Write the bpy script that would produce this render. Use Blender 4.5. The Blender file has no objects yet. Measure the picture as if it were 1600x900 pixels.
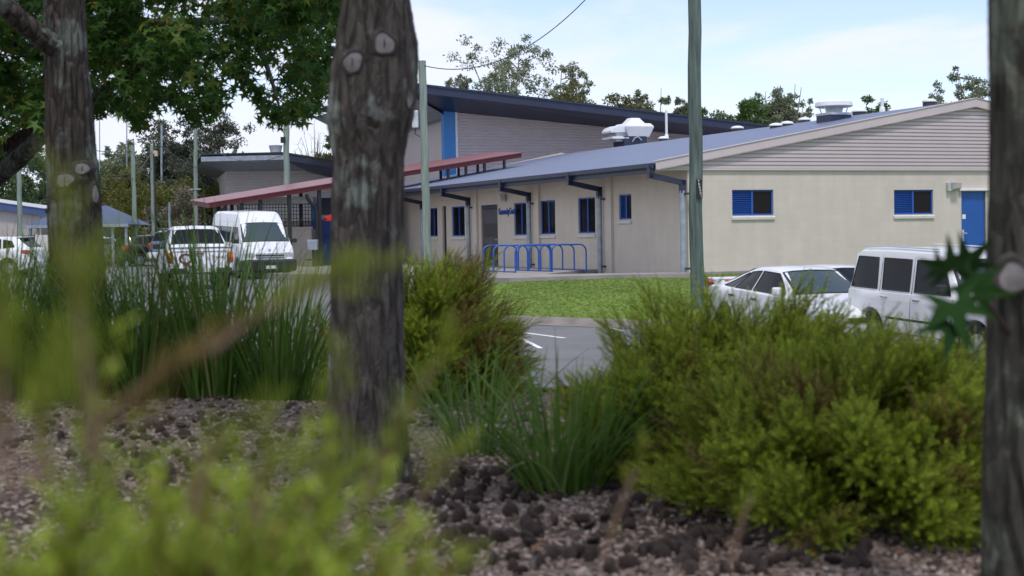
import bpy, math, random
import numpy as np
R = math.radians
rng = np.random.default_rng(7)
random.seed(7)
scene = bpy.context.scene
COL = scene.collection

# ------------------------------------------------------------------ camera
F = 2350.0                                   # focal length in pixels of the 1600 px photograph
CAMZ = 1.15
PITCH, ROLL = 2.0, -1.0
cam_d = bpy.data.cameras.new('camera')
cam = bpy.data.objects.new('camera', cam_d); COL.objects.link(cam)
cam_d.sensor_width = 36.0
cam_d.lens = F / 1600 * 36
cam_d.clip_start = 0.02; cam_d.clip_end = 6000
cam_d.dof.use_dof = True
cam_d.dof.focus_distance = 34
cam_d.dof.aperture_fstop = cam_d.lens / 9.0   # about 9 mm of aperture
cam_d.dof.aperture_blades = 7
def _rx(a): c, s = math.cos(a), math.sin(a); return np.array([[1,0,0],[0,c,-s],[0,s,c]])
def _rz(a): c, s = math.cos(a), math.sin(a); return np.array([[c,-s,0],[s,c,0],[0,0,1]])
CR = _rx(R(90 - PITCH)) @ _rz(R(ROLL))
import mathutils
M4 = mathutils.Matrix([list(CR[0])+[0], list(CR[1])+[0], list(CR[2])+[CAMZ], [0,0,0,1]])
cam.matrix_world = M4
scene.camera = cam
CAM = np.array([0, 0, CAMZ])
def ray(px, py):
    return CR @ np.array([(px-800)/F, -(py-450)/F, -1.0])
def P(px, py, Y):                            # the point on that sight line at distance Y ahead
    d = ray(px, py); return CAM + d*(Y/d[1])
def hp(Y, X=0.0):                            # car park height: climbs gently away, level terrace on the left
    z = float(np.clip(-0.8 + 0.033*(Y-33), -1.5, 0.0)); t = min(max((-X-3.2)/3.0, 0), 1)*min(max((Y-14)/8.0, 0), 1)
    return z*(1-t) + max(z, -.2)*t
def G(px, py, z=None):                       # sight line onto the ground
    d = ray(px, py)
    if z is not None: return CAM + d*((z-CAMZ)/d[2])
    t = 20.0
    for _ in range(60):
        q = CAM + d*t; t = (hp(q[1], q[0]) - CAMZ)/d[2]
    return CAM + d*t

# ------------------------------------------------------------------ mesh helpers
class MB:
    def __init__(s): s.v = []; s.f = []; s.n = 0; s.mi = []
    def add(s, V, faces, mi=0):
        V = [tuple(p) for p in V]
        s.v += V
        for f in faces: s.f.append([i + s.n for i in f]); s.mi.append(mi)
        s.n += len(V)
    def box(s, x0, x1, y0, y1, z0, z1, mi=0, M=None):
        V = [(x0,y0,z0),(x1,y0,z0),(x1,y1,z0),(x0,y1,z0),(x0,y0,z1),(x1,y0,z1),(x1,y1,z1),(x0,y1,z1)]
        if M is not None: V = [M(p) for p in V]
        s.add(V, [(0,3,2,1),(4,5,6,7),(0,1,5,4),(1,2,6,5),(2,3,7,6),(3,0,4,7)], mi)
    def prism(s, poly, fa, fb, mi=0):        # poly: 2D points; fa/fb map a 2D point to the two end faces
        n = len(poly)
        V = [fa(p) for p in poly] + [fb(p) for p in poly]
        s.add(V, [list(range(n))[::-1], list(range(n, 2*n))] + [(i, (i+1) % n, n+(i+1) % n, n+i) for i in range(n)], mi)
    def tube(s, pts, rad, k=8, caps=True, mi=0):
        pts = np.array(pts, float); n = len(pts)
        rad = np.full(n, rad) if np.isscalar(rad) else np.array(rad, float)
        T = np.gradient(pts, axis=0); T /= np.linalg.norm(T, axis=1)[:, None] + 1e-12
        a = np.array([0,0,1.0]) if abs(T[0][2]) < .9 else np.array([1.0,0,0])
        u = np.cross(T[0], a); u /= np.linalg.norm(u)
        V = []
        for i in range(n):
            u = u - T[i]*np.dot(u, T[i]); u /= np.linalg.norm(u) + 1e-12
            w = np.cross(T[i], u)
            for j in range(k):
                an = 2*math.pi*j/k
                V.append(pts[i] + rad[i]*(math.cos(an)*u + math.sin(an)*w))
        fs = [(i*k+j, i*k+(j+1) % k, (i+1)*k+(j+1) % k, (i+1)*k+j) for i in range(n-1) for j in range(k)]
        if caps: fs += [list(range(k))[::-1], list(range((n-1)*k, n*k))]
        s.add(V, fs, mi)
    def lathe(s, prof, k=24, c=(0,0,0), axis='z', mi=0, closed=False):
        V = []
        for r, h in prof:
            for j in range(k):
                a = 2*math.pi*j/k; x, y = r*math.cos(a), r*math.sin(a)
                V.append((c[0]+x, c[1]+y, c[2]+h) if axis == 'z' else (c[0]+x, c[1]+h, c[2]+y))
        n = len(prof)
        fs = [(i*k+j, i*k+(j+1) % k, (i+1)*k+(j+1) % k, (i+1)*k+j) for i in range(n-1) for j in range(k)]
        if closed: fs += [((n-1)*k+j, (n-1)*k+(j+1) % k, (j+1) % k, j) for j in range(k)]
        else: fs += [list(range(k))[::-1], list(range((n-1)*k, n*k))]
        s.add(V, fs, mi)
    def grid(s, Pm, mi=0):                   # Pm: (n, m, 3) array
        n, m = Pm.shape[:2]
        s.add(Pm.reshape(-1, 3), [(i*m+j, i*m+j+1, (i+1)*m+j+1, (i+1)*m+j) for i in range(n-1) for j in range(m-1)], mi)
    def build(s, name, mat, parent=None, smooth=None, bevel=0, solid=0, recalc=True):
        me = bpy.data.meshes.new(name)
        me.from_pydata(s.v, [], s.f)
        o = bpy.data.objects.new(name, me); COL.objects.link(o)
        for m in (mat if isinstance(mat, (list, tuple)) else [mat]): me.materials.append(m)
        if any(s.mi): me.polygons.foreach_set('material_index', s.mi)
        if recalc:
            import bmesh
            bm = bmesh.new(); bm.from_mesh(me); bmesh.ops.recalc_face_normals(bm, faces=bm.faces); bm.to_mesh(me); bm.free()
        if smooth is not None:
            me.polygons.foreach_set('use_smooth', [True]*len(me.polygons))
            if smooth < 179: me.set_sharp_from_angle(angle=R(smooth))
        if solid:
            md = o.modifiers.new('thickness', 'SOLIDIFY'); md.thickness = solid; md.offset = -1
        if bevel:
            md = o.modifiers.new('bevel', 'BEVEL'); md.width = bevel; md.segments = 2; md.limit_method = 'ANGLE'; md.angle_limit = R(40)
        if parent is not None: o.parent = parent
        return o

def mesh_np(name, V, faces, mat, parent=None, attrs=None, smooth=False):
    """fast mesh: V (n,3); faces: one (m,k) array"""
    me = bpy.data.meshes.new(name)
    V = np.ascontiguousarray(V, dtype=np.float32); m, k = faces.shape
    me.vertices.add(len(V)); me.vertices.foreach_set('co', V.ravel())
    me.loops.add(m*k); me.loops.foreach_set('vertex_index', np.ascontiguousarray(faces, dtype=np.int32).ravel())
    me.polygons.add(m)
    me.polygons.foreach_set('loop_start', np.arange(0, m*k, k, dtype=np.int32))
    me.polygons.foreach_set('loop_total', np.full(m, k, dtype=np.int32))
    if smooth: me.polygons.foreach_set('use_smooth', np.ones(m, dtype=bool))
    me.update(calc_edges=True)
    for nm, arr in (attrs or {}).items():
        me.attributes.new(nm, 'FLOAT', 'POINT').data.foreach_set('value', np.ascontiguousarray(arr, dtype=np.float32))
    me.materials.append(mat)
    o = bpy.data.objects.new(name, me); COL.objects.link(o)
    if parent is not None: o.parent = parent
    return o

def tag(o, label=None, cat=None, group=None, kind=None):
    if label: o['label'] = label
    if cat: o['category'] = cat
    if group: o['group'] = group
    if kind: o['kind'] = kind
    return o
def thing(name, label, cat, loc=(0,0,0), rz=0, group=None):
    o = bpy.data.objects.new(name, None); COL.objects.link(o)
    o.location = loc; o.rotation_euler = (0, 0, rz); o.empty_display_size = .2
    return tag(o, label, cat, group)
def copy_tree(root, loc, rz=None, label=None):
    def cp(o, par):
        c = o.copy(); COL.objects.link(c); c.parent = par
        for ch in o.children: cp(ch, c)
        return c
    r = cp(root, None); r.location = loc
    if rz is not None: r.rotation_euler = (0, 0, rz)
    if label: r['label'] = label
    return r

# ------------------------------------------------------------------ materials
def new_mat(name):
    m = bpy.data.materials.new(name); m.use_nodes = True
    return m, m.node_tree.nodes, m.node_tree.links, m.node_tree.nodes['Principled BSDF']
def lin(r, g, b):                            # sRGB 0-255 to linear
    return tuple(((c/255)/12.92 if c/255 <= .04045 else ((c/255+.055)/1.055)**2.4) for c in (r, g, b))
def pm(name, col, rough=.6, metal=0.0, var=(3.0, .12), bump=None, spec=.5, coat=0, detail=6, col2=None, thr=(.45,.65)):
    """base colour varied by noise (wear, dirt), optional second colour in patches, optional bump"""
    m, N, L, b = new_mat(name)
    tc = N.new('ShaderNodeTexCoord')
    n = N.new('ShaderNodeTexNoise'); n.inputs['Scale'].default_value = var[0]; n.inputs['Detail'].default_value = detail
    L.new(tc.outputs['Object'], n.inputs['Vector'])
    cr = N.new('ShaderNodeValToRGB'); L.new(n.outputs['Fac'], cr.inputs['Fac'])
    e = cr.color_ramp.elements
    c2 = col2 if col2 else tuple(min(1, c*(1+var[1])) for c in col)
    c1 = col if col2 else tuple(c*(1-var[1]) for c in col)
    e[0].position, e[1].position = (thr if col2 else (.3, .7))
    e[0].color = (*c1, 1); e[1].color = (*c2, 1)
    L.new(cr.outputs['Color'], b.inputs['Base Color'])
    b.inputs['Roughness'].default_value = rough; b.inputs['Metallic'].default_value = metal
    b.inputs['Specular IOR Level'].default_value = spec; b.inputs['Coat Weight'].default_value = coat
    b.inputs['Coat Roughness'].default_value = .05
    if bump:
        n2 = N.new('ShaderNodeTexNoise'); n2.inputs['Scale'].default_value = bump[0]; n2.inputs['Detail'].default_value = 8
        L.new(tc.outputs['Object'], n2.inputs['Vector'])
        bp = N.new('ShaderNodeBump'); bp.inputs['Strength'].default_value = bump[1]; bp.inputs['Distance'].default_value = bump[2] if len(bump) > 2 else .01
        L.new(n2.outputs['Fac'], bp.inputs['Height']); L.new(bp.outputs['Normal'], b.inputs['Normal'])
    return m
def leafm(name, cols, rough=.5, trans=.3, tint=None, spec=.35):
    """leaves: colour by leaf (random per island), optionally a young-tip colour by the 'tip' attribute"""
    m, N, L, b = new_mat(name)
    g = N.new('ShaderNodeNewGeometry')
    cr = N.new('ShaderNodeValToRGB'); L.new(g.outputs['Random Per Island'], cr.inputs['Fac'])
    e = cr.color_ramp.elements
    while len(e) < len(cols): e.new(.5)
    for i, c in enumerate(cols): e[i].position = i/(len(cols)-1); e[i].color = (*c, 1)
    out = cr.outputs['Color']
    if tint:
        a = N.new('ShaderNodeAttribute'); a.attribute_name = 'tip'
        r2 = N.new('ShaderNodeValToRGB'); L.new(a.outputs['Fac'], r2.inputs['Fac'])
        q = r2.color_ramp.elements
        while len(q) < len(tint): q.new(.5)
        for i, (pos, c) in enumerate(tint): q[i].position = pos; q[i].color = (*c, 1)
        mx = N.new('ShaderNodeMix'); mx.data_type = 'RGBA'; mx.inputs['Factor'].default_value = .72
        L.new(out, mx.inputs['A']); L.new(r2.outputs['Color'], mx.inputs['B']); out = mx.outputs['Result']
    L.new(out, b.inputs['Base Color']); b.inputs['Roughness'].default_value = rough; b.inputs['Specular IOR Level'].default_value = spec
    t = N.new('ShaderNodeBsdfTranslucent'); L.new(out, t.inputs['Color'])
    mix = N.new('ShaderNodeMixShader'); mix.inputs['Fac'].default_value = trans
    L.new(b.outputs['BSDF'], mix.inputs[1]); L.new(t.outputs['BSDF'], mix.inputs[2])
    L.new(mix.outputs['Shader'], N['Material Output'].inputs['Surface'])
    return m
def block_mat(name, col, axis):
    """painted concrete blocks 390 x 190 mm: faint joints in relief"""
    m, N, L, b = new_mat(name)
    tc = N.new('ShaderNodeTexCoord'); sp = N.new('ShaderNodeSeparateXYZ'); cb = N.new('ShaderNodeCombineXYZ')
    L.new(tc.outputs['Object'], sp.inputs[0])
    L.new(sp.outputs['X' if axis == 'x' else 'Y'], cb.inputs['X']); L.new(sp.outputs['Z'], cb.inputs['Y'])
    br = N.new('ShaderNodeTexBrick'); L.new(cb.outputs[0], br.inputs['Vector'])
    br.inputs['Scale'].default_value = 1; br.inputs['Brick Width'].default_value = .4; br.inputs['Row Height'].default_value = .2
    br.inputs['Mortar Size'].default_value = .006; br.inputs['Mortar Smooth'].default_value = .3
    br.inputs['Color1'].default_value = (*[c*1.02 for c in col], 1); br.inputs['Color2'].default_value = (*[c*.98 for c in col], 1)
    br.inputs['Mortar'].default_value = (*[c*.95 for c in col], 1)
    n = N.new('ShaderNodeTexNoise'); n.inputs['Scale'].default_value = .9; n.inputs['Detail'].default_value = 8
    L.new(tc.outputs['Object'], n.inputs['Vector'])
    mr = N.new('ShaderNodeMapRange'); mr.inputs['From Min'].default_value = .3; mr.inputs['From Max'].default_value = .7
    mr.inputs['To Min'].default_value = .90; mr.inputs['To Max'].default_value = 1.05
    mp = N.new('ShaderNodeMapping'); mp.inputs['Scale'].default_value = (2.2, 2.2, .5); L.new(tc.outputs['Object'], mp.inputs['Vector'])
    ns = N.new('ShaderNodeTexNoise'); ns.inputs['Scale'].default_value = 1.6; ns.inputs['Detail'].default_value = 6; L.new(mp.outputs['Vector'], ns.inputs['Vector'])
    av = N.new('ShaderNodeMath'); av.operation = 'MULTIPLY_ADD'; av.inputs[1].default_value = .5; L.new(ns.outputs['Fac'], av.inputs[0])
    hv = N.new('ShaderNodeMath'); hv.operation = 'MULTIPLY'; hv.inputs[1].default_value = .5; L.new(n.outputs['Fac'], hv.inputs[0]); L.new(hv.outputs[0], av.inputs[2]); L.new(av.outputs[0], mr.inputs['Value'])
    mx = N.new('ShaderNodeMix'); mx.data_type = 'RGBA'; mx.blend_type = 'MULTIPLY'; mx.inputs['Factor'].default_value = 1
    L.new(br.outputs['Color'], mx.inputs['A']); L.new(mr.outputs[0], mx.inputs['B']); L.new(mx.outputs['Result'], b.inputs['Base Color'])
    b.inputs['Roughness'].default_value = .75
    bp = N.new('ShaderNodeBump'); bp.inputs['Strength'].default_value = .3; bp.inputs['Distance'].default_value = .005; bp.invert = True
    L.new(br.outputs['Fac'], bp.inputs['Height']); L.new(bp.outputs['Normal'], b.inputs['Normal'])
    return m
def rib_mat(name, col, axis, pitch, rough=.4, metal=0, dist=.02, var=.08):
    """profiled sheet metal: ribs in relief across the given object axis"""
    m = pm(name, col, rough, metal, (1.3, var))
    N, L = m.node_tree.nodes, m.node_tree.links; b = N['Principled BSDF']
    tc = N.new('ShaderNodeTexCoord'); w = N.new('ShaderNodeTexWave')
    w.bands_direction = axis.upper(); w.inputs['Scale'].default_value = 2*math.pi/pitch/20.0
    L.new(tc.outputs['Object'], w.inputs['Vector'])
    bp = N.new('ShaderNodeBump'); bp.inputs['Strength'].default_value = .6; bp.inputs['Distance'].default_value = dist
    L.new(w.outputs['Fac'], bp.inputs['Height']); L.new(bp.outputs['Normal'], b.inputs['Normal'])
    return m
def glassm(name, tint=(.012,.014,.016), rough=.04, spec=.9):
    m, N, L, b = new_mat(name)
    b.inputs['Base Color'].default_value = (*tint, 1); b.inputs['Roughness'].default_value = rough
    b.inputs['Specular IOR Level'].default_value = spec
    return m

CREAM = (.565, .505, .43)
M = {}
M['block_x'] = block_mat('painted_block_end', CREAM, 'x')
M['block_y'] = block_mat('painted_block_side', CREAM, 'y')
M['cream'] = pm('cream_paint', CREAM, .7, var=(2, .06))
M['cladding'] = pm('beige_sheet_metal', (.52, .45, .445), .45, var=(.8, .05))
M['cladding_far'] = pm('pale_sheet_metal', (.43, .39, .36), .5, var=(.8, .05))
M['roof'] = rib_mat('blue_grey_roof_sheet', (.125, .148, .225), 'y', .19, .38, .0, .03)
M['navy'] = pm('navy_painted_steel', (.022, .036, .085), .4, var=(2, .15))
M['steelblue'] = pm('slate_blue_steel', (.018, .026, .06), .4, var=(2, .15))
M['bluepaint'] = pm('bright_blue_paint', (.015, .085, .36), .4, var=(2, .12))
M['doorblue'] = pm('blue_door_paint', (.008, .085, .33), .45, var=(1.5, .1))
M['skyblue'] = pm('sky_blue_panel', (.035, .21, .52), .5, var=(1.5, .08))
M['galv'] = pm('galvanised_pipe', (.30, .34, .38), .45, .3, var=(4, .2))
M['galvlight'] = pm('galvanised_light', (.5, .52, .54), .45, .2, var=(4, .15))
M['black'] = pm('black_steel', (.012, .012, .014), .5, var=(3, .2))
M['darkgrey'] = pm('dark_grey_paint', (.035, .036, .04), .5, var=(3, .15))
M['doorgrey'] = pm('grey_door', (.07, .07, .075), .5, var=(2, .12))
M['red'] = pm('dark_red_steel', (.15, .018, .02), .45, var=(2, .15))
M['redtop'] = rib_mat('red_roof_sheet', (.20, .062, .066), 'x', .25, .4)
M['redbright'] = pm('bright_red_plastic', (.55, .03, .02), .4, var=(3, .1))
M['white'] = pm('white_plastic', (.72, .73, .74), .45, var=(3, .06))
M['sill'] = pm('white_sill', (.62, .60, .54), .6, var=(5, .08))
M['glass'] = glassm('window_glass', (.008, .008, .011), .08, .12)
M['mesh'] = pm('dark_screen', (.02, .02, .025), .5, var=(30, .3))
M['concrete'] = pm('concrete', (.27, .25, .23), .85, var=(1.5, .18), bump=(40, .3, .005))
M['kerb'] = pm('kerb_concrete', (.20, .175, .16), .85, var=(2.5, .3), bump=(30, .5, .01))
M['paint'] = pm('road_paint', (.7, .7, .68), .7, var=(9, .2))
M['yellow'] = pm('yellow_road_paint', (.55, .30, .03), .7, var=(6, .2))
# ------------------------------------------------------------------ the long low building (local x along the end wall, local y along the long wall)
TH = R(23.3)
U = np.array([math.cos(TH), math.sin(TH), 0]); VV = np.array([-math.sin(TH), math.cos(TH), 0])
YC = 43.0
O = P(1076, 425, YC); O[2] = 0.0
def loc(p): d = np.array(p) - O; return np.array([d@U, d@VV, p[2]])
def wld(a, b, z): return O + U*a + VV*b + np.array([0, 0, z])
def hit(px, py, axis, val):                  # sight line on the local plane x=val or y=val -> local point
    d = ray(px, py); dl = np.array([d@U, d@VV, d[2]]); c = loc(CAM)
    i = 0 if axis == 'x' else 1
    return c + dl*((val - c[i])/dl[i])
def EW(px, py, off=0.0): p = hit(px, py, 'y', off); return p[0], p[2]
def LW(px, py, off=0.0): p = hit(px, py, 'x', off); return p[1], p[2]

bld = thing('community_building', 'long low cream block building with blue grey metal roof and beige striped gable', 'building', tuple(O), TH)
RL = 30.0; AX = 10.2; EAVE_A, EAVE_Z = -1.1, 3.13
PIT = math.tan(R(10.0))
def roof_z(a): return EAVE_Z + (a-EAVE_A)*PIT if a <= AX else EAVE_Z + (2*AX - EAVE_A - a)*PIT
CL_B = 2.97                                  # underside of the gable cladding

def wall_holes(mb, mapf, w0, w1, z0, z1, holes, depth):
    """a wall face with real openings and their reveals; mapf(w, z, d) -> local point, d = depth inwards"""
    ws = sorted({w0, w1, *[h[0] for h in holes], *[h[1] for h in holes]}); zs = sorted({z0, z1, *[h[2] for h in holes], *[h[3] for h in holes]})
    for i in range(len(ws)-1):
        for j in range(len(zs)-1):
            cw, cz = (ws[i]+ws[i+1])/2, (zs[j]+zs[j+1])/2
            if any(h[0] < cw < h[1] and h[2] < cz < h[3] for h in holes): continue
            mb.add([mapf(ws[i],zs[j],0), mapf(ws[i+1],zs[j],0), mapf(ws[i+1],zs[j+1],0), mapf(ws[i],zs[j+1],0)], [(0,1,2,3)])
    for a, b, c, d in holes:
        for (p, q) in (((a,c),(b,c)), ((b,c),(b,d)), ((b,d),(a,d)), ((a,d),(a,c))):
            mb.add([mapf(*p,0), mapf(*q,0), mapf(*q,depth), mapf(*p,depth)], [(0,1,2,3)])
mapE = lambda w, z, d: (w, d, z)             # end wall: y = depth
mapL = lambda w, z, d: (d, w, z)             # long wall: x = depth
def pbox(mb, mp, w0, w1, z0, z1, d0, d1, mi=0):
    V = [mp(w, z, d) for d in (d0, d1) for (w, z) in ((w0,z0),(w1,z0),(w1,z1),(w0,z1))]
    mb.add(V, [(0,3,2,1),(4,5,6,7),(0,1,5,4),(1,2,6,5),(2,3,7,6),(3,0,4,7)], mi)
def rect(f, x0, y0, x1, y1):
    a = f(x0, (y0+y1)/2); b = f(x1, (y0+y1)/2); c = f((x0+x1)/2, y1); d = f((x0+x1)/2, y0)
    return [min(a[0], b[0]), max(a[0], b[0]), c[1], d[1]]

# openings read off the photograph
we = [rect(EW, 1144, 296.5, 1208.5, 336.5), rect(EW, 1397, 296.5, 1458, 335)]
de = rect(EW, 1502, 299, 1549, 420); de[1] = de[0] + .95; de[2] = -.02
wl = [rect(LW, 903.5, 308.5, 930, 364.5), rect(LW, 844.5, 313, 867.5, 366), rect(LW, 809.5, 316.5, 824.5, 367.5),
      rect(LW, 706, 322.5, 726, 369), rect(LW, 670, 325, 683.5, 369.5)]
wl[2][1] = wl[2][0] + (wl[1][1]-wl[1][0])*1.0
wl[2][0], wl[2][1] = wl[2][0]-.0, wl[2][1]
ws_ = rect(LW, 967, 303.5, 986.5, 343)
dl = rect(LW, 752, 320, 778, 417); dl[2] = -.02
slit = rect(LW, 691.5, 322, 697.5, 398); slit[2] = -.02
for r_ in wl + [ws_]:
    r_[:] = [round(v, 3) for v in r_]
m = MB(); wall_holes(m, mapL, 0, RL, -.3, 3.2, wl + [ws_, dl, slit], .11)
# piers beside the downpipes
pipes_px = [1070, 939.5, 829, 734]
pipe_b = [LW(x, 360, -.12)[0] for x in pipes_px]
for pb in pipe_b[1:]: pbox(m, mapL, pb-.62, pb-.16, -.3, 3.2, -.09, .02)
side_wall = m.build('side_wall', M['block_y'], bld)
m = MB(); wall_holes(m, mapE, 0, 20.4, -.3, CL_B+.05, we + [de], .11)
m.add([(20.4,0,-.3),(20.4,RL,-.3),(20.4,RL,3.2),(20.4,0,3.2)], [(0,1,2,3)])
m.add([(0,RL,-.3),(20.4,RL,-.3),(20.4,RL,3.2),(AX,RL,5.2),(0,RL,3.2)], [(0,1,2,3,4)])
m.build('end_wall', M['block_x'], bld)

def window(r, mp, style, s=1):
    """frame + mullion in blue, dark screen panes, louvre half, sloping sill"""
    w0, w1, z0, z1 = r; t = .045; wm = (w0+w1)/2
    f = MB()
    for q in ((w0,w1,z0,z0+t),(w0,w1,z1-t,z1),(w0,w0+t,z0+t,z1-t),(w1-t,w1,z0+t,z1-t)): pbox(f, mp, *q, .045, .10)
    pbox(f, mp, wm-t*.7, wm+t*.7, z0+t, z1-t, .04, .10)
    fr = f.build('window', M['bluepaint'], bld, bevel=.004)
    p = MB()
    spans = {'plain': ((w0+t, wm-t*.7), (wm+t*.7, w1-t)), 'louvre_l': ((wm+t*.7, w1-t),), 'louvre_r': ((w0+t, wm-t*.7),)}[style]
    for a, b in spans:
        g = MB(); pbox(g, mp, a, b, z0+t, z1-t, .075, .085); g.build('pane', M['glass'], fr)
    if style != 'plain':
        a, b = (w0+t, wm-t*.7) if style == 'louvre_l' else (wm+t*.7, w1-t)
        lv = MB(); n = 12; h = (z1-z0-2*t)/n
        for i in range(n):
            zb = z0+t+i*h
            V = [mp(w, z, d) for w in (a, b) for (z, d) in ((zb, .040), (zb+h*.62, .085), (zb+h*.62, .091), (zb, .046))]
            lv.add(V, [(0,1,5,4),(1,2,6,5),(2,3,7,6),(3,0,4,7),(0,3,2,1),(4,5,6,7)])
        lv.build('louvre', M['bluepaint'], fr)
        lb_ = MB(); pbox(lb_, mp, a, b, z0+t, z1-t, .100, .106); lb_.build('louvre_back', M['black'], fr)
    sl = MB(); V = []
    for w in (w0-.03, w1+.03): V += [mp(w, z, d) for (z, d) in ((z0-.13,-.05),(z0-.05,-.06),(z0-.002,.06),(z0-.13,.06))]
    sl.add(V, [(0,1,2,3),(4,7,6,5),(0,4,5,1),(1,5,6,2),(2,6,7,3),(3,7,4,0)])
    sl.build('sill', M['sill'], fr, bevel=.006)
for r_ in we: window(r_, mapE, 'louvre_l')
for r_ in wl: window(r_, mapL, 'plain')
window(ws_, mapL, 'louvre_r')
# blue end door
w0, w1, z0, z1 = de
d = MB(); pbox(d, mapE, w0+.01, w1-.01, .01, z1-.01, .04, .085); door = d.build('door', M['doorblue'], bld, bevel=.004)
f = MB()
pbox(f, mapE, w0-.14, w1+.14, z1+.02, z1+.085, -.12, -.002)
f.build('door_head', M['white'], door, bevel=.006)
f = MB(); pbox(f, mapE, w0-.045, w0+.0, -.02, z1, -.012, .06); pbox(f, mapE, w1, w1+.045, -.02, z1, -.012, .06); f.build('door_frame', M['cream'], door)
f = MB(); pbox(f, mapE, w0+.07, w0+.20, 1.42, 1.56, .03, .039); f.build('door_notice', M['white'], door)
f = MB(); pbox(f, mapE, w0+.05, w0+.13, .72, 1.08, .026, .039); f.tube([(w0+.09,.02,.98),(w0+.09,-.02,.98),(w0+.2,-.03,.97)], .014, 8); f.build('door_handle', M['galvlight'], door, smooth=40)
# grey side door
w0, w1, z0, z1 = dl
d = MB(); pbox(d, mapL, w0+.02, w1-.02, .0, z1-.16, .05, .09)
door = d.build('door', M['doorgrey'], bld, bevel=.004); door['label'] = 'dark grey panelled side door under a navy head'
f = MB(); pbox(f, mapL, w0+.02, w1-.02, z1-.15, z1-.01, .04, .09); f.build('door_head', M['navy'], door)
f = MB()
wa, wb = w0+.15, w1-.15
pbox(f, mapL, wa, wb, 1.1, 1.62, .046, .049); pbox(f, mapL, wa, wb, .15, .85, .046, .049); f.build('door_panel', M['darkgrey'], door)
f = MB(); f.tube([(.05, w0+.1, 1.0),(-.01, w0+.1, 1.0),(-.02, w0+.2, 1.0)], .014, 8); f.build('door_handle', M['galvlight'], door, smooth=40)
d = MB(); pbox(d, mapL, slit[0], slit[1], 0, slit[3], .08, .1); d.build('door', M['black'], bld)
# lettering beside the side door
def text_mesh(name, body, size, mat, parent, mtx, extrude=.01, ls=1.0):
    cu = bpy.data.curves.new(name, 'FONT'); cu.body = body; cu.size = size; cu.extrude = extrude; cu.align_x = 'CENTER'; cu.align_y = 'CENTER'; cu.space_character = ls
    to = bpy.data.objects.new(name+'_curve', cu); COL.objects.link(to)
    dg = bpy.context.evaluated_depsgraph_get(); me = bpy.data.meshes.new_from_object(to.evaluated_get(dg)); me.name = name
    bpy.data.objects.remove(to); bpy.data.curves.remove(cu)
    o = bpy.data.objects.new(name, me); COL.objects.link(o); me.materials.clear(); me.materials.append(mat)
    o.parent = parent; o.matrix_parent_inverse.identity(); o.matrix_local = mtx
    return o
l0, l1 = LW(780, 331)[0], LW(806.5, 331)[0]; lz = LW(793, 330.5)[1]
# long wall faces -x: text x axis runs along -y
mt = mathutils.Matrix(((0,0,-1,-.02),(-1,0,0,(l0+l1)/2),(0,1,0,lz),(0,0,0,1)))
t_ = text_mesh('lettering', 'Community Centre', .34, M['bluepaint'], bld, mt, .015, .92)
tx = [v.co.x for v in t_.data.vertices]; t_.scale = (abs(l0-l1)/(max(tx)-min(tx)), 1.0, 1)
# gable cladding: horizontal ribs as real corrugation, reaching out over the eave
m = MB(); pitch = .112; rows = []
z = CL_B; zt = roof_z(AX)-.12
k = 0
while z < zt:
    ph = k % 4; y = -.035 - (.036, .036, -.006, -.006)[ph]
    a0 = EAVE_A + .04 + max(0, (z + .14 - EAVE_Z)/PIT); a1 = 2*AX - a0
    rows.append((z, y, a0, a1)); z += pitch*(.66, .06, .22, .06)[ph]; k += 1
rows.append((zt, -.05, AX-.05, AX+.05))
V = []; fs = []
for i, (z, y, a0, a1) in enumerate(rows):
    V += [(a0, y, z), (a1, y, z)]
    if i: fs.append((2*i-2, 2*i-1, 2*i+1, 2*i))
m.add(V, fs); m.build('gable_cladding', M['cladding'], bld)
m = MB(); m.box(EAVE_A+.03, 2*AX-EAVE_A-.03, -.075, -.006, CL_B-.05, CL_B-.004); m.build('cladding_trim', M['cladding'], bld)
# barge boards
m = MB()
for sgn in (1, -1):
    A = lambda a: a if sgn == 1 else 2*AX - a
    pts = [(EAVE_A-.02, EAVE_Z+.03), (AX, roof_z(AX)+.03), (AX, roof_z(AX)-.22), (EAVE_A-.02, EAVE_Z-.20)]
    m.prism(pts, lambda p: (A(p[0]), -.20, p[1]), lambda p: (A(p[0]), -.165, p[1]))
    m.prism([(EAVE_A-.02, EAVE_Z+.055), (AX, roof_z(AX)+.055), (AX, roof_z(AX)+.033), (EAVE_A-.02, EAVE_Z+.033)], lambda p: (A(p[0]), -.225, p[1]), lambda p: (A(p[0]), .02, p[1]))
    m.prism([(EAVE_A+.02, EAVE_Z-.20), (AX, roof_z(AX)-.22), (AX, roof_z(AX)-.235), (EAVE_A+.02, EAVE_Z-.215)], lambda p: (A(p[0]), -.195, p[1]), lambda p: (A(p[0]), -.03, p[1]))
m.build('barge_board', M['cladding'], bld)
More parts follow.
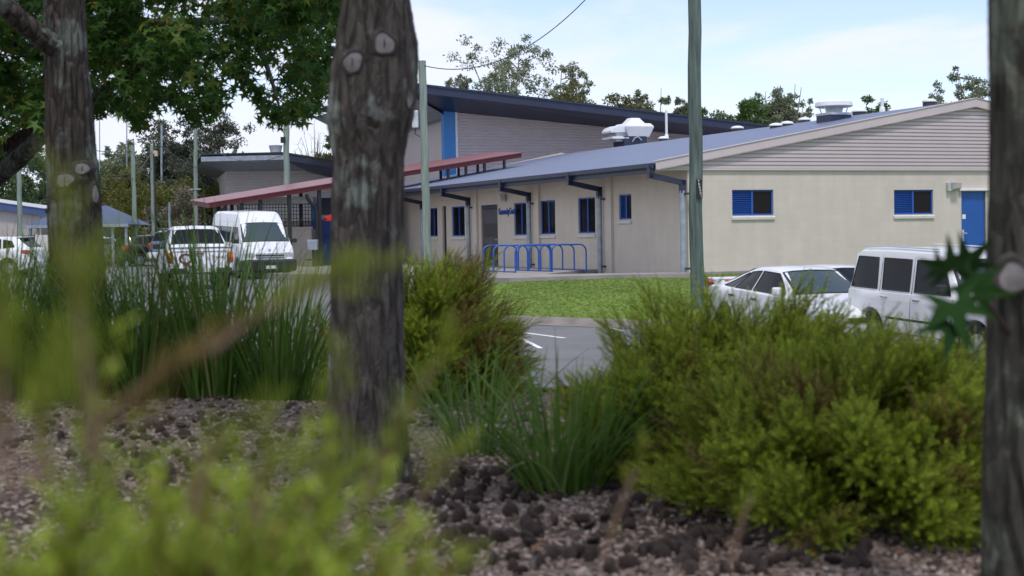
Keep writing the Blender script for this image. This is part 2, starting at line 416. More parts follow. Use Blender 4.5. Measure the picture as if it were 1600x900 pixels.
# roof sheets
m = MB()
for sgn in (1, -1):
    A = lambda a: a if sgn == 1 else 2*AX - a
    pts = [(EAVE_A-.04, EAVE_Z), (AX, roof_z(AX)), (AX, roof_z(AX)-.04), (EAVE_A-.04, EAVE_Z-.04)]
    m.prism(pts, lambda p: (A(p[0]), -.16, p[1]), lambda p: (A(p[0]), RL+.3, p[1]))
roof = m.build('roof', M['roof'], bld)
m = MB(); m.box(EAVE_A-.02, -.002, .02, RL, EAVE_Z-.20, EAVE_Z-.16); m.build('soffit', M['cream'], bld)
m = MB()
m.prism([(EAVE_A-.17, EAVE_Z-.02), (EAVE_A-.17, EAVE_Z-.13), (EAVE_A-.13, EAVE_Z-.16), (EAVE_A-.05, EAVE_Z-.16), (EAVE_A-.05, EAVE_Z-.03)],
        lambda p: (p[0], -.14, p[1]), lambda p: (p[0], RL+.3, p[1]))
m.build('gutter', M['steelblue'], bld)
m = MB(); m.box(EAVE_A-.045, EAVE_A, -.1, RL, EAVE_Z-.29, EAVE_Z-.045); m.build('fascia', M['steelblue'], bld)
# downpipes: a box-section arm from the gutter, then a galvanised pipe down the pier
for i, pb in enumerate(pipe_b + [pipe_b[-1]+5.2]):
    m = MB(); h = .075
    arm = [(EAVE_A-.11, EAVE_Z-.13), (EAVE_A-.11, EAVE_Z-.36), (-.18, EAVE_Z-.56), (-.18, EAVE_Z-.78)]
    for (p, q) in zip(arm[:-1], arm[1:]):
        dx, dz = q[0]-p[0], q[1]-p[1]; l = math.hypot(dx, dz); nx, nz = -dz/l*h, dx/l*h; ex, ez = dx/l*h, dz/l*h
        m.prism([(p[0]+nx-ex, p[1]+nz-ez), (q[0]+nx+ex, q[1]+nz+ez), (q[0]-nx+ex, q[1]-nz+ez), (p[0]-nx-ex, p[1]-nz-ez)],
                lambda t: (t[0], pb-h, t[1]), lambda t: (t[0], pb+h, t[1]))
    dp = m.build('downpipe', M['steelblue'], bld)
    m = MB(); m.tube([(-.18, pb, EAVE_Z-.79), (-.18, pb, 1.2), (-.18, pb, -.1)], .085, 16); m.build('pipe', M['galv'], dp, smooth=40)
    for z in (2.25, .12):
        m = MB(); m.box(-.18, -.095 if i else -.002, pb-.25, pb-.09, z-.03, z+.03); m.build('bracket', M['darkgrey'], dp)
# flood lights
def flood(mp, w, z, s):
    m = MB(); pbox(m, mp, w-.1, w+.02, z-.13, z+.13, -.12, -.003)
    V = [mp(w+x*s+.0, zz, d) for x in (.03, .30) for (zz, d) in ((z-.13,-.05),(z+.13,-.05),(z+.13,-.28),(z-.06,-.24))]
    m.add(V, [(0,1,2,3),(4,7,6,5),(0,4,5,1),(1,5,6,2),(2,6,7,3),(3,7,4,0)])
    b = m.build('flood_light', M['galvlight'], bld, bevel=.008)
    m = MB(); V = [mp(w+x*s, zz, d) for x in (.06, .27) for (zz, d) in ((z-.04,-.25),(z+.11,-.29),(z+.11,-.285),(z-.04,-.245))]
    m.add(V, [(0,1,2,3),(4,7,6,5),(0,4,5,1),(1,5,6,2),(2,6,7,3),(3,7,4,0)]); m.build('lens', M['cream'], b)
a, z = EW(1482, 292); flood(mapE, a, z, 1)
b_, z = LW(787, 309); flood(mapL, b_, z, -1)
# things on the roof
def on_roof(px, py, off=0.0):                # sight line on the near roof slope -> local point
    d = ray(px, py); dl_ = np.array([d@U, d@VV, d[2]]); c = loc(CAM)
    # z = EAVE_Z + (x-EAVE_A)*PIT
    t = (EAVE_Z + off + (c[0]-EAVE_A)*PIT - c[2]) / (dl_[2] - dl_[0]*PIT)
    return c + dl_*t
def dome(px, py, w):
    p = on_roof(px, py, .05); s = F/ (wld(*p)[1]); r = w/s/2
    m = MB(); m.lathe([(r*.92,-.22),(r*.92,.0)], 20, p); b = m.build('roof_vent', M['darkgrey'], bld)
    m = MB(); m.lathe([(r,.001),(r*1.02,.03),(r*.9,.07),(r*.6,.10),(r*.2,.115),(.01,.115)], 20, p); m.build('dome', M['white'], b, smooth=50)
for px, py, w in ((1036.5,217,16),(1152,201,20),(1257,188,19),(1343,175,24),(1452,159.5,22),(1213,197,22),(1230,194,20)): dome(px, py, w)
def stack(px, py, h, r):
    p = on_roof(px, py); m = MB(); m.lathe([(r*1.8,-.1),(r*1.6,.08),(r,.12),(r,h)], 12, p); m.build('vent_pipe', M['white'], bld, smooth=40)
stack(1041.5, 214, 1.25, .06); stack(1378.5, 172, .42, .06)
# mushroom fan
p = on_roof(1303, 188); m = MB(); m.box(p[0]-.42, p[0]+.42, p[1]-.42, p[1]+.42, p[2]-.4, p[2]+.16); fan = m.build('roof_fan', M['steelblue'], bld)
m = MB(); m.box(p[0]-.44, p[0]+.44, p[1]-.44, p[1]+.44, p[2]+.163, p[2]+.24); m.lathe([(.27,.24),(.27,.46)], 16, p); m.build('fan_base', M['galvlight'], fan)
m = MB(); m.lathe([(.58,.44),(.64,.47),(.62,.60),(.50,.67),(.2,.71),(.01,.71)], 28, p)
for k in range(4):
    an = k*math.pi/2+.4; m.tube([(p[0]+.46*math.cos(an), p[1]+.46*math.sin(an), p[2]+.2), (p[0]+.56*math.cos(an), p[1]+.56*math.sin(an), p[2]+.45)], .018, 6)
m.build('fan_cap', M['white'], fan, smooth=50)
# big extraction cowl and its intake hood
p = on_roof(990, 219); s = wld(*p)[1]/F
m = MB(); m.box(p[0]-26*s, p[0]+13*s, p[1]-.6, p[1]+.6, p[2]-.5, p[2]+5*s); cw = m.build('extraction_cowl', M['steelblue'], bld)
m = MB()
def frus(secs):
    V = []; fs = []
    for i, (hx, hy, z) in enumerate(secs):
        V += [(p[0]+x, p[1]+y, p[2]+z) for x, y in ((-hx,-hy),(hx,-hy),(hx,hy),(-hx,hy))]
        if i: fs += [((i-1)*4+j, (i-1)*4+(j+1) % 4, i*4+(j+1) % 4, i*4+j) for j in range(4)]
    fs += [(0,3,2,1), tuple(len(V)-4+j for j in range(4))]
    m.add(V, fs)
frus([(18*s, 18*s, 4*s), (24.5*s, 22*s, 19*s), (24*s, 22*s, 20.5*s), (20*s, 19*s, 25*s), (14*s, 13*s, 25.2*s), (7*s, 7*s, 34*s)])
m.build('cowl_hood', M['white'], cw, bevel=.01)
m = MB(); V = []
prof = [(-47,10),(-47,13),(-43,18),(-33,21.5),(-12,22),(-12,11)]
m.prism(prof, lambda q: (p[0]+q[0]*s, p[1]-.55, p[2]+q[1]*s), lambda q: (p[0]+q[0]*s, p[1]+.55, p[2]+q[1]*s))
m.box(p[0]-46*s, p[0]-17*s, p[1]-.6, p[1]+.6, p[2]+.5*s, p[2]+4*s); m.build('intake_hood', M['white'], cw, bevel=.02)
m = MB(); m.box(p[0]-37*s, p[0]-16*s, p[1]-.45, p[1]+.45, p[2]-3*s, p[2]+11*s); m.build('intake_duct', M['galvlight'], cw)
m = MB(); m.tube([(p[0]-12*s,p[1]-.62,p[2]-4*s),(p[0]-10*s,p[1]-.75,p[2]+2*s),(p[0]-3*s,p[1]-.7,p[2]+4*s),(p[0]+2*s,p[1]-.75,p[2]-2*s)], .03, 6); m.build('conduit', M['galvlight'], cw, smooth=60)

# ------------------------------------------------------------------ red covered walkway crossing the roof edge
C1 = loc(P(815, 246, 66.0)); bb = C1[1]
C0 = hit(327, 325, 'y', bb)
cano = thing('covered_walkway', 'dark red sloping walkway roof on black posts beside the white minibus', 'walkway roof', tuple(wld(C0[0], bb, 0)), TH)
def cz(a): return C0[2] + (C1[2]-C0[2])*(a-C0[0])/(C1[0]-C0[0])
def cl(a, b, z): return (a-C0[0], b-bb, z)
CW = 3.4; TIL = .06
m = MB()
for (b0, b1, t0, t1) in ((0, .08, .17, .42), (CW-.08, CW, .17, .42)):
    m.add([cl(a, bb+b, cz(a)+.0+TIL*b+(0 if k == 0 else .22)) for a in (C0[0], C1[0]) for b in (b0, b1) for k in (0, 1)],
          [(0,1,3,2),(4,6,7,5),(0,4,5,1),(2,3,7,6),(0,2,6,4),(1,5,7,3)])
for a in (C0[0], C1[0]-.06):
    m.add([cl(a+da, bb+b, cz(a)+.0+TIL*b+k*.22) for da in (0, .06) for b in (.09, CW-.09) for k in (0, 1)], [(0,1,3,2),(4,6,7,5),(0,4,5,1),(2,3,7,6),(0,2,6,4),(1,5,7,3)])
m.build('edge_beam', M['red'], cano)
m = MB()
m.add([cl(a, bb+b, cz(a)+.225+TIL*b-k*.03) for a in (C0[0]-.08, C1[0]+.05) for b in (-.1, CW+.1) for k in (0, 1)], [(0,1,3,2),(4,6,7,5),(0,4,5,1),(2,3,7,6),(0,2,6,4),(1,5,7,3)])
m.build('roof_sheet', M['redtop'], cano)
m = MB()
for i in range(14):
    a = C0[0]+.4+i*(C1[0]-C0[0]-.8)/13
    m.add([cl(a+da, bb+b, cz(a)+.08+TIL*b+k*.1) for da in (0, .06) for b in (.1, CW-.1) for k in (0, 1)], [(0,1,3,2),(4,6,7,5),(0,4,5,1),(2,3,7,6),(0,2,6,4),(1,5,7,3)])
m.build('purlin', M['red'], cano)
def can_post(a, b, zb, r=.07):
    m = MB(); zt = cz(a)-.005+TIL*b; m.box(a-C0[0]-r, a-C0[0]+r, b-r, b+r, zb, zt); m.build('post', M['black'], cano)
for px in (336, 352, 378, 407, 452, 499):
    a = hit(px, 320, 'y', bb+.15)[0]; can_post(a, .15, -.05)
for px in (362, 470):
    a = hit(px, 320, 'y', bb+CW-.2)[0]; can_post(a, CW-.2, -.05)
for px in (700, 728, 757, 788):
    a = hit(px, 265, 'y', bb+.1)[0]; can_post(a, .1, EAVE_Z + (a-EAVE_A)*PIT - .01, .05)
    can_post(a-.0, CW-.2, EAVE_Z + (a-EAVE_A)*PIT - .01, .05)
for px in (350, 377, 484):                   # curved rainwater pipes on the posts
    a = hit(px, 320, 'y', bb-.12)[0]; x = a-C0[0]; z = cz(a)
    m = MB(); m.tube([(x-.1,-.06,z-.1),(x-.08,-.06,z-.25),(x+.06,-.06,z-.45),(x+.24,-.05,z-.62),(x+.32,-.05,z-.85),(x+.32,-.05,-.05)], .075, 10); m.build('downpipe', M['black'], cano, smooth=60)

# ------------------------------------------------------------------ under and behind the walkway
def block_at(px0, px1, pyt, Y, zb, depth, ztop=None):
    p0, p1 = P(px0, pyt, Y), P(px1, pyt, Y)
    return p0[0], p1[0], Y, Y+depth, zb, (p0[2] if ztop is None else ztop)
x0, x1, y0, y1, z0, z1 = block_at(452, 486.5, 358, 64, -.06, 3.5)
kio = thing('kiosk_block', 'pale cream low block wall with barred screen above it, beside the minibus', 'kiosk', ((x0+x1)/2, y0, -.06))
cx = (x0+x1)/2
m = MB(); m.box(x0-2.2-cx, x1-cx, 0, .2, 0, z1+.06); m.box(x1-.2-cx, x1-cx, .2, 3.4, 0, z1+.06); m.build('low_wall', M['block_x'], kio)
m = MB(); m.box(x0-2.25-cx, x1+.05-cx, -.05, .25, z1+.062, z1+.14); m.build('wall_cap', M['cream'], kio)
zt = P(460, 318, 64)[2]+.06
m = MB()
for i in range(26): xx = x0-2.2-cx + i*(x1-x0+2.2)/25; m.box(xx-.012, xx+.012, .08, .11, z1+.14, zt)
for i in range(7): zz = z1+.2+i*(zt-z1-.2)/6; m.box(x0-2.2-cx, x1-cx, .112, .13, zz-.012, zz+.012)
m.build('bar_screen', M['black'], kio)
m = MB(); m.box(x0-2.6-cx, x1-cx+.1, .0, 3.4, zt+.0, zt+.28); m.build('roof', M['galvlight'], kio)
m = MB(); m.box(x0-2.2-cx, x1-cx, 2.4, 2.5, 0, zt-.7); m.build('back_wall', M['cream'], kio)
# blue shed left of the trunk
x0, x1, y0, y1, z0, z1 = block_at(486, 545, 318, 66, -.06, 3)
shed = thing('blue_shed', 'bright blue panelled shed with pale band under the red walkway', 'shed', ((x0+x1)/2, y0, -.06)); cx = (x0+x1)/2
zb = P(500, 343, 66)[2]+.06; zc = P(500, 338, 66)[2]+.06; w = x1-x0
m = MB(); m.box(-w/2, w/2, 0, 3, 0, zb)
for i in range(8): m.box(-w/2+i*w/7.2, -w/2+i*w/7.2+.05, -.03, -.001, .05, zb-.02)
m.box(-w/2, w/2, -.028, -.002, zb*.78, zb*.8); shed_b = m.build('wall', M['bluepaint'], shed)
m = MB(); m.box(-w/2+.36, w/2, .0, 3, zb+.002, zc+.05); m.build('band', M['sill'], shed)
m = MB(); m.box(-w/2, w/2, .02, 3, zc+.052, z1+.3); m.build('upper_wall', M['navy'], shed)
m = MB(); m.box(-w/2, -w/2+.35, -.05, .4, zb+.002, z1+.3); m.build('corner_post', M['skyblue'], shed)
# red awning / umbrella top
p = P(517, 343, 63)
um = thing('red_umbrella', 'small bright red market umbrella top peeping out beside the trunk', 'umbrella', (p[0]+.3, 63, -.06))
m = MB(); z = p[2]+.06; m.lathe([(.62, z-.06), (.62, z+.06), (.35, z+.2), (.02, z+.3)], 8); m.build('canopy', M['redbright'], um)
m = MB(); m.tube([(0,0,0),(0,0,z)], .025, 8); m.build('pole', M['galvlight'], um)
# steel drinking trough on posts in front of the shed
p = P(489, 383, 62.0)
tr = thing('drinking_trough', 'grey steel drinking trough on a wall stand in front of blue shed', 'trough', (p[0], 62, -.06))
m = MB(); m.prism([(-.2,.75),(-.22,1.18),(.22,1.18),(.2,.75)], lambda q: (q[0], -.2, q[1]), lambda q: (q[0], .25, q[1])); m.build('basin', M['galv'], tr, bevel=.02)
m = MB(); m.box(-.3, .3, -.02, .02, .32, .38); m.box(-.04, .04, -.04, .04, 0, .75); m.build('stand', M['black'], tr)

# glazed porch screen under the eave at the far end of the long wall
q0 = LW(640, 345)[0]
por = thing('porch_screen', 'black framed glazed porch screen in shade beneath the eave', 'screen', tuple(wld(-.9, q0-.2, 0)), TH)
m = MB()
for (x, y) in ((-1.4, .0), (.05, 0)): m.box(x, x+.14, -.07, .07, 0, 2.62)
m.box(-1.26, .05, -.06, .06, 2.42, 2.6); m.build('frame', M['black'], por)
m = MB(); m.box(-1.26, .05, -.02, 0, 1.1, 2.42); m.build('pane', M['glass'], por)
m = MB(); m.box(-1.26, .05, -.08, .06, 0, 1.08); m.build('dado', M['block_x'], por)

# ------------------------------------------------------------------ halls behind, each under an up-tilted dark roof
def lw_build(name, label, px_l, px_r, Y, ztop_pts, soff_pts, wall_pts, left_over, cat='building'):
    pass
YH = 78.0
hall = thing('hall_building', 'tall hall with dark navy sloping roof, sky blue corner panel and striped cladding', 'building', tuple(np.array([P(700, 300, YH)[0], YH, 0])), TH)
HO = np.array(hall.location)
def hhit(px, py, off=0.0):
    d = ray(px, py); n = VV; t = ((HO + VV*off - CAM)@n)/(d@n); q = CAM + d*t - HO
    return np.array([q@U, q@VV, q[2]])
wl_, wr_ = hhit(712, 200)[0], hhit(1150, 200)[0]
zl, zr = hhit(712, 180)[2], hhit(1030, 211)[2]; ar = hhit(1030, 211)[0]
sl = (zr-zl)/(ar-wl_)
m = MB(); k = 0; z = 0.0; V = []; fs = []
def hz(a): return zl + sl*(a-wl_)
rows = np.arange(2.0, zl+.6, .04)
for i, z in enumerate(rows):
    y = (0, .02, .028, .02)[i % 4]
    amax = min(wr_, wl_ + (z-.6-zl)/sl) if z-.6 > hz(wr_) else wr_
    V += [(wl_, -y, z), (max(amax, wl_+.01), -y, z)]
    if i: fs.append((2*i-2, 2*i-1, 2*i+1, 2*i))
m.add(V, fs); m.box(wl_, wr_, .01, 14, 0, 2.0)
m.add([(wl_,.0,2),(wl_,14,2),(wl_,14,zl+.5),(wl_,0,zl+.5)], [(0,1,2,3)])
m.build('wall', M['cladding'], hall)
bl = hhit(693, 200)[0]
m = MB(); m.box(bl, wl_-.03, -.05, .35, 0, zl+.3); m.build('corner_panel', M['skyblue'], hall)
m = MB(); m.box(wl_-.03, wl_+.09, -.06, -.031, 0, zl+.25); m.build('corner_trim', M['white'], hall)
# roof: fascia line in front of the wall
OV = -2.6
f0, f1 = hhit(632, 131, OV), hhit(1150, 192, OV)
def fz(a): return f0[2] + (f1[2]-f0[2])*(a-f0[0])/(f1[0]-f0[0])
ft = .36
m = MB(); m.prism([(f0[0], f0[2]), (f1[0]+3, fz(f1[0]+3)), (f1[0]+3, fz(f1[0]+3)-ft), (f0[0], f0[2]-ft)], lambda q: (q[0], OV, q[1]), lambda q: (q[0], OV+.1, q[1]))
m.prism([(f0[0], f0[2]+.10), (f1[0]+3, fz(f1[0]+3)+.10), (f1[0]+3, fz(f1[0]+3)+.003), (f0[0], f0[2]+.003)], lambda q: (q[0], OV-.06, q[1]), lambda q: (q[0], OV+.1, q[1]))
m.build('fascia', M['steelblue'], hall)
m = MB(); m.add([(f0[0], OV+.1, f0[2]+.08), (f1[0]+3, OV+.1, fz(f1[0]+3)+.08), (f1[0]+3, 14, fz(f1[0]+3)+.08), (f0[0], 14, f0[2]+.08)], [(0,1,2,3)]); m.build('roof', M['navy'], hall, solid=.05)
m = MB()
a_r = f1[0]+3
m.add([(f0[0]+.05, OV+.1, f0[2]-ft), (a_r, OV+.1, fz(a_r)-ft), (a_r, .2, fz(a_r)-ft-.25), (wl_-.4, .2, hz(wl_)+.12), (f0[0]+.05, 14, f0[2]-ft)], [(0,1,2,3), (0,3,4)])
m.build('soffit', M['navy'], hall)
m = MB(); m.add([(f0[0], OV+.1, f0[2]-ft+.02), (f0[0], 14, f0[2]-ft+.02), (wl_-.4, 14, hz(wl_)-.6), (wl_-.4, .25, hz(wl_)-.05)], [(0,1,2,3)])
m.build('eave_lining', M['galv'], hall)

YG = 92.0
h2 = thing('classroom_block', 'pale corrugated block with up-tilted grey blue roof beyond the minibus', 'building', (P(353, 300, YG)[0], YG, 0), R(14))
H2 = np.array(h2.location); U2 = np.array([math.cos(R(14)), math.sin(R(14)), 0]); V2 = np.array([-math.sin(R(14)), math.cos(R(14)), 0])
def h2hit(px, py, off=0.0):
    d = ray(px, py); t = ((H2 + V2*off - CAM)@V2)/(d@V2); q = CAM + d*t - H2
    return np.array([q@U2, q@V2, q[2]])
w0 = h2hit(353, 280)[0]; w1 = h2hit(500, 280)[0]; zt = h2hit(400, 268)[2]
m = MB(); V = []; fs = []
for i, z in enumerate(np.arange(0, zt+.05, .045)):
    V += [(w0, -(0, .02, .03, .02)[i % 4], z), (w1+9, -(0, .02, .03, .02)[i % 4], z)]
    if i: fs.append((2*i-2, 2*i-1, 2*i+1, 2*i))
m.add(V, fs); m.add([(w0,0,0),(w0,10,0),(w0,10,zt),(w0,0,zt)], [(0,1,2,3)]); m.build('wall', M['cladding_far'], h2)
OV2 = -2.4
a0 = h2hit(314, 245, OV2); a1 = h2hit(443, 242, OV2); a2 = h2hit(545, 258, OV2)
m = MB()
m.prism([(a0[0], a0[2]), (a1[0], a1[2]), (a1[0], a1[2]-.28), (a0[0], a0[2]-.28)], lambda q: (q[0], OV2, q[1]), lambda q: (q[0], OV2+.1, q[1])); m.build('fascia', M['galv'], h2)
m = MB()
m.prism([(a1[0]+.01, a1[2]), (a2[0], a2[2]), (a2[0], a2[2]-.3), (a1[0]+.01, a1[2]-.3)], lambda q: (q[0], OV2, q[1]), lambda q: (q[0], OV2+.1, q[1]))
m.build('side_fascia', M['steelblue'], h2)
m = MB()
m.add([(a0[0], OV2+.08, a0[2]-.28), (a1[0], OV2+.08, a1[2]-.28), (h2hit(478, 268)[0], .05, zt), (w0, .05, zt)], [(0,1,2,3)])
m.add([(a0[0], OV2+.08, a0[2]-.28), (w0, .05, zt), (w0, 10, zt), (a0[0], 10, a0[2]-.28)], [(0,1,2,3)])
m.build('soffit', M['galv'], h2)
m = MB()
m.add([(a1[0]+.02, OV2+.08, a1[2]-.3), (a2[0], OV2+.08, a2[2]-.3), (a2[0], .05, a2[2]-.9), (h2hit(478, 268)[0]+.02, .05, zt)], [(0,1,2,3)]); m.build('side_soffit', M['navy'], h2)
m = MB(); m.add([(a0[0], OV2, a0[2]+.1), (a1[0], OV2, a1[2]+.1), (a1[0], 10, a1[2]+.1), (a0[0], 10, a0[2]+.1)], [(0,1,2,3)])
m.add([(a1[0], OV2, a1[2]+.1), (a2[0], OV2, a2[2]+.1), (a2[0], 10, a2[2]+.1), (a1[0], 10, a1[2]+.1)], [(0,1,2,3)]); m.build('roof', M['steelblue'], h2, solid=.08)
p = h2hit(431, 240, 2.0); m = MB(); m.lathe([(.3,-.3),(.34,.1),(.42,.45),(.44,.5),(.4,.52),(.1,.55)], 20, p); m.build('roof_vent', M['galvlight'], h2, smooth=40)

# far left building with blue fascia, and the hip-roofed shelter before it
YL = 74.0
p = P(-60, 367, YL)
lb = thing('toilet_block', 'plain beige building with blue roof edge at the far left', 'building', (P(-60, 300, YL)[0], YL, 0))
xa = 0; xb = P(73, 330, YL)[0] - lb.location[0]; zt0 = P(-60, 312, YL)[2]; zt1 = P(73, 331, YL)[2]
m = MB(); m.prism([(0, 0), (xb-.3, 0), (xb-.3, zt1-.05), (0, zt0-.05)], lambda q: (q[0], 0, q[1]), lambda q: (q[0], 6, q[1])); m.build('wall', M['cladding_far'], lb)
m = MB(); m.prism([(-.3, zt0-.2), (xb, zt1-.2), (xb, zt1+.14), (-.3, zt0+.16)], lambda q: (q[0], -.3, q[1]), lambda q: (q[0], -.2, q[1])); m.build('fascia', pm('mid_blue_trim', (.045, .085, .2), .45), lb)
m = MB(); m.prism([(-.3, zt0+.17), (xb, zt1+.15), (xb, zt1+.18), (-.3, zt0+.2)], lambda q: (q[0], -.35, q[1]), lambda q: (q[0], 6.4, q[1])); m.build('roof', M['galvlight'], lb)
YS = 70.0
s0, s1 = P(38, 353, YS), P(199, 352, YS); ap = P(118, 326, YS+2.4)
sh = thing('picnic_shelter', 'open shelter with navy blue hipped roof on posts behind the left trunk', 'shelter', ((s0[0]+s1[0])/2, YS, 0))
hw = (s1[0]-s0[0])/2; ze = s0[2]; zr_ = ap[2]+.12
m = MB(); V = [(-hw,0,ze),(hw,0,ze),(hw,4.8,ze),(-hw,4.8,ze),(-hw*.35,2.4,zr_),(hw*.35,2.4,zr_)]
m.add(V, [(0,1,5,4),(2,3,4,5),(1,2,5),(3,0,4),(0,3,2,1)]); m.build('roof', pm('shelter_roof_blue', (.04, .07, .15), .45), sh)
m = MB(); m.box(-hw-.06, hw+.06, -.08, -.005, ze-.12, ze+.02); m.box(-hw-.08, -hw-.005, 0, 4.8, ze-.12, ze+.02); m.build('gutter', M['galv'], sh)
for px in (46, 58, 175, 196):
    x = P(px, 370, YS)[0]-sh.location[0]; m = MB(); m.box(x-.06, x+.06, .1, .22, 0, ze-.01); m.build('post', M['galv'], sh)
m = MB(); x = P(66, 370, YS)[0]-sh.location[0]; m.box(x-.02, x+1.2, 2.5, 2.6, 0, ze-.3); m.build('back_wall', M['darkgrey'], sh)
p = P(68, 367, 67); pn = thing('cream_panel', 'cream bin enclosure panel beside the left trunk', 'panel', (p[0]-.1, 67, 0))
m = MB(); m.box(-.22, .42, 0, .06, 0, p[2]); m.build('sheet', M['sill'], pn); m = MB(); m.box(-.27, -.221, -.01, .07, 0, p[2]+.03); m.build('edge_post', M['white'], pn)
p = P(41, 368, 68.5); fn = thing('blue_fence', 'short navy sheet fence under the shelter edge behind the white hatchback', 'fence', (p[0], 68.5, 0))
m = MB()
for i in range(8): m.box(-.45+i*.13, -.34+i*.13, 0, .03, .05, p[2])
m.build('sheet', M['navy'], fn); m = MB(); m.box(-.46, .6, .031, .06, p[2]*.3, p[2]*.3+.06); m.build('rail', M['navy'], fn)
p = P(172, 371, 71.5); sg = thing('notice_board', 'small blue notice board hanging in the shelter opening', 'sign', (p[0], 71.4, 0))
m = MB(); m.box(-.2, .2, 0, .04, P(172, 371, 71.4)[2], P(172, 356, 71.4)[2]); m.build('board', M['bluepaint'], sg); m = MB(); m.box(-.03, .03, .041, .09, 0, P(172, 357, 71.4)[2]); m.build('post', M['galv'], sg)

# ------------------------------------------------------------------ bike racks
def bike_rack(label, off):
    near = G(805.5, 428.5, -.03); nl = loc(near)
    root = thing('bike_rack', label, 'bike rack', tuple(wld(nl[0]+off, nl[1], -.03)), TH, 'blue hoop bike racks')
    for k in range(4):
        y = k*.86; w = 1.17; h = .87; r = .22; pts = [(0, y, 0), (0, y, h-r)]
        for j in range(1, 7): an = math.pi - j*math.pi/12; pts.append((r + r*math.cos(an), y, h-r + r*math.sin(an)))
        for j in range(0, 7): an = math.pi/2 - j*math.pi/12; pts.append((w-r + r*math.cos(an), y, h-r + r*math.sin(an)))
        pts.append((w, y, 0)); m = MB(); m.tube(pts, .025, 10); m.build('hoop', M['bluepaint'], root, smooth=60)
    for x in (0, 1.17):
        m = MB(); m.tube([(x, .03, .07), (x, 2.55, .07)], .018, 8); m.build('ground_rail', M['bluepaint'], root, smooth=60)
    return root
bike_rack('blue hoop bike rack, the one nearer the grey door and lettering', 0)
bike_rack('blue hoop bike rack standing below the two side windows', 1.23)
# ------------------------------------------------------------------ terrain
def smooth(x, a, b): t = np.clip((x-a)/(b-a), 0, 1); return t*t*(3-2*t)
def vnoise(x, y):                            # cheap smooth bumps
    return (np.sin(x*2.1+1.3*np.sin(y*1.7))+np.sin(y*2.7+1.1*np.sin(x*1.9+.5))+.5*np.sin(5.3*x+2.1*y)+.5*np.sin(4.1*y-3.3*x+1))/6
HPV = np.vectorize(lambda Y, X=0.0: hp(Y, X))
def bed_edge(X): return 6.75 + 7.0*smooth(-X, 2.9, 4.6) + .25*np.sin(X*1.7)
def bed_h(X, Y):
    e = bed_edge(X); t = smooth(Y, e-.5, e+1.9)
    top = .50 + .03*vnoise(X*1.3, Y*1.3) + .012*vnoise(X*5, Y*5)
    top = top - .10*smooth(X, 1.6, 4.0) - .05*smooth(3.2-Y, 0, 2.0)*0
    return top*(1-t) + (HPV(Y, X)-.03)*t
def bedz(x, y): return float(bed_h(np.array(x, float), np.array(y, float)))
def sheet(name, xs, ys, zf, mat, **kw):
    X, Y = np.meshgrid(xs, ys); Z = zf(X, Y); n, m_ = X.shape
    idx = np.arange(n*m_).reshape(n, m_)
    f = np.stack([idx[:-1,:-1].ravel(), idx[:-1,1:].ravel(), idx[1:,1:].ravel(), idx[1:,:-1].ravel()], 1)
    return tag(mesh_np(name, np.stack([X.ravel(), Y.ravel(), Z.ravel()], 1), f, mat, smooth=True), kind='structure', **kw)

def ground_mat(name, cols, scale, bump, rough=.9, patch=None):
    m, N, L, b = new_mat(name)
    tc = N.new('ShaderNodeTexCoord')
    n = N.new('ShaderNodeTexNoise'); n.inputs['Scale'].default_value = scale; n.inputs['Detail'].default_value = 10; n.inputs['Roughness'].default_value = .7
    L.new(tc.outputs['Object'], n.inputs['Vector'])
    cr = N.new('ShaderNodeValToRGB'); L.new(n.outputs['Fac'], cr.inputs['Fac']); e = cr.color_ramp.elements
    while len(e) < len(cols): e.new(.5)
    for i, c in enumerate(cols): e[i].position = .3 + .4*i/(len(cols)-1); e[i].color = (*c, 1)
    out = cr.outputs['Color']
    if patch:
        n3 = N.new('ShaderNodeTexNoise'); n3.inputs['Scale'].default_value = patch[0]; n3.inputs['Detail'].default_value = 5; L.new(tc.outputs['Object'], n3.inputs['Vector'])
        mr = N.new('ShaderNodeMapRange'); mr.inputs['From Min'].default_value = .42; mr.inputs['From Max'].default_value = .62; L.new(n3.outputs['Fac'], mr.inputs['Value'])
        mx = N.new('ShaderNodeMix'); mx.data_type = 'RGBA'; mx.inputs['B'].default_value = (*patch[1], 1)
        ml = N.new('ShaderNodeMath'); ml.operation = 'MULTIPLY'; ml.inputs[1].default_value = patch[2]; L.new(mr.outputs[0], ml.inputs[0])
        L.new(ml.outputs[0], mx.inputs['Factor']); L.new(out, mx.inputs['A']); out = mx.outputs['Result']
    L.new(out, b.inputs['Base Color']); b.inputs['Roughness'].default_value = rough; b.inputs['Specular IOR Level'].default_value = .25
    n2 = N.new('ShaderNodeTexNoise'); n2.inputs['Scale'].default_value = bump[0]; n2.inputs['Detail'].default_value = 8; L.new(tc.outputs['Object'], n2.inputs['Vector'])
    bp = N.new('ShaderNodeBump'); bp.inputs['Strength'].default_value = bump[1]; bp.inputs['Distance'].default_value = bump[2]
    L.new(n2.outputs['Fac'], bp.inputs['Height']); L.new(bp.outputs['Normal'], b.inputs['Normal'])
    return m
M['ground'] = ground_mat('rough_grass_ground', [(.05,.075,.022), (.08,.10,.035), (.12,.11,.06)], .35, (3, .6, .1))
M['asphalt'] = ground_mat('asphalt_surface', [(.10,.10,.105), (.135,.135,.14), (.17,.168,.165)], 1.2, (90, .5, .006), .85, patch=(.25, (.19,.185,.18), .5))
M['lawn'] = ground_mat('mown_lawn', [(.115,.19,.024), (.155,.235,.034), (.20,.265,.055)], 1.6, (60, .9, .03), .85, patch=(.5, (.15,.20,.05), .45))
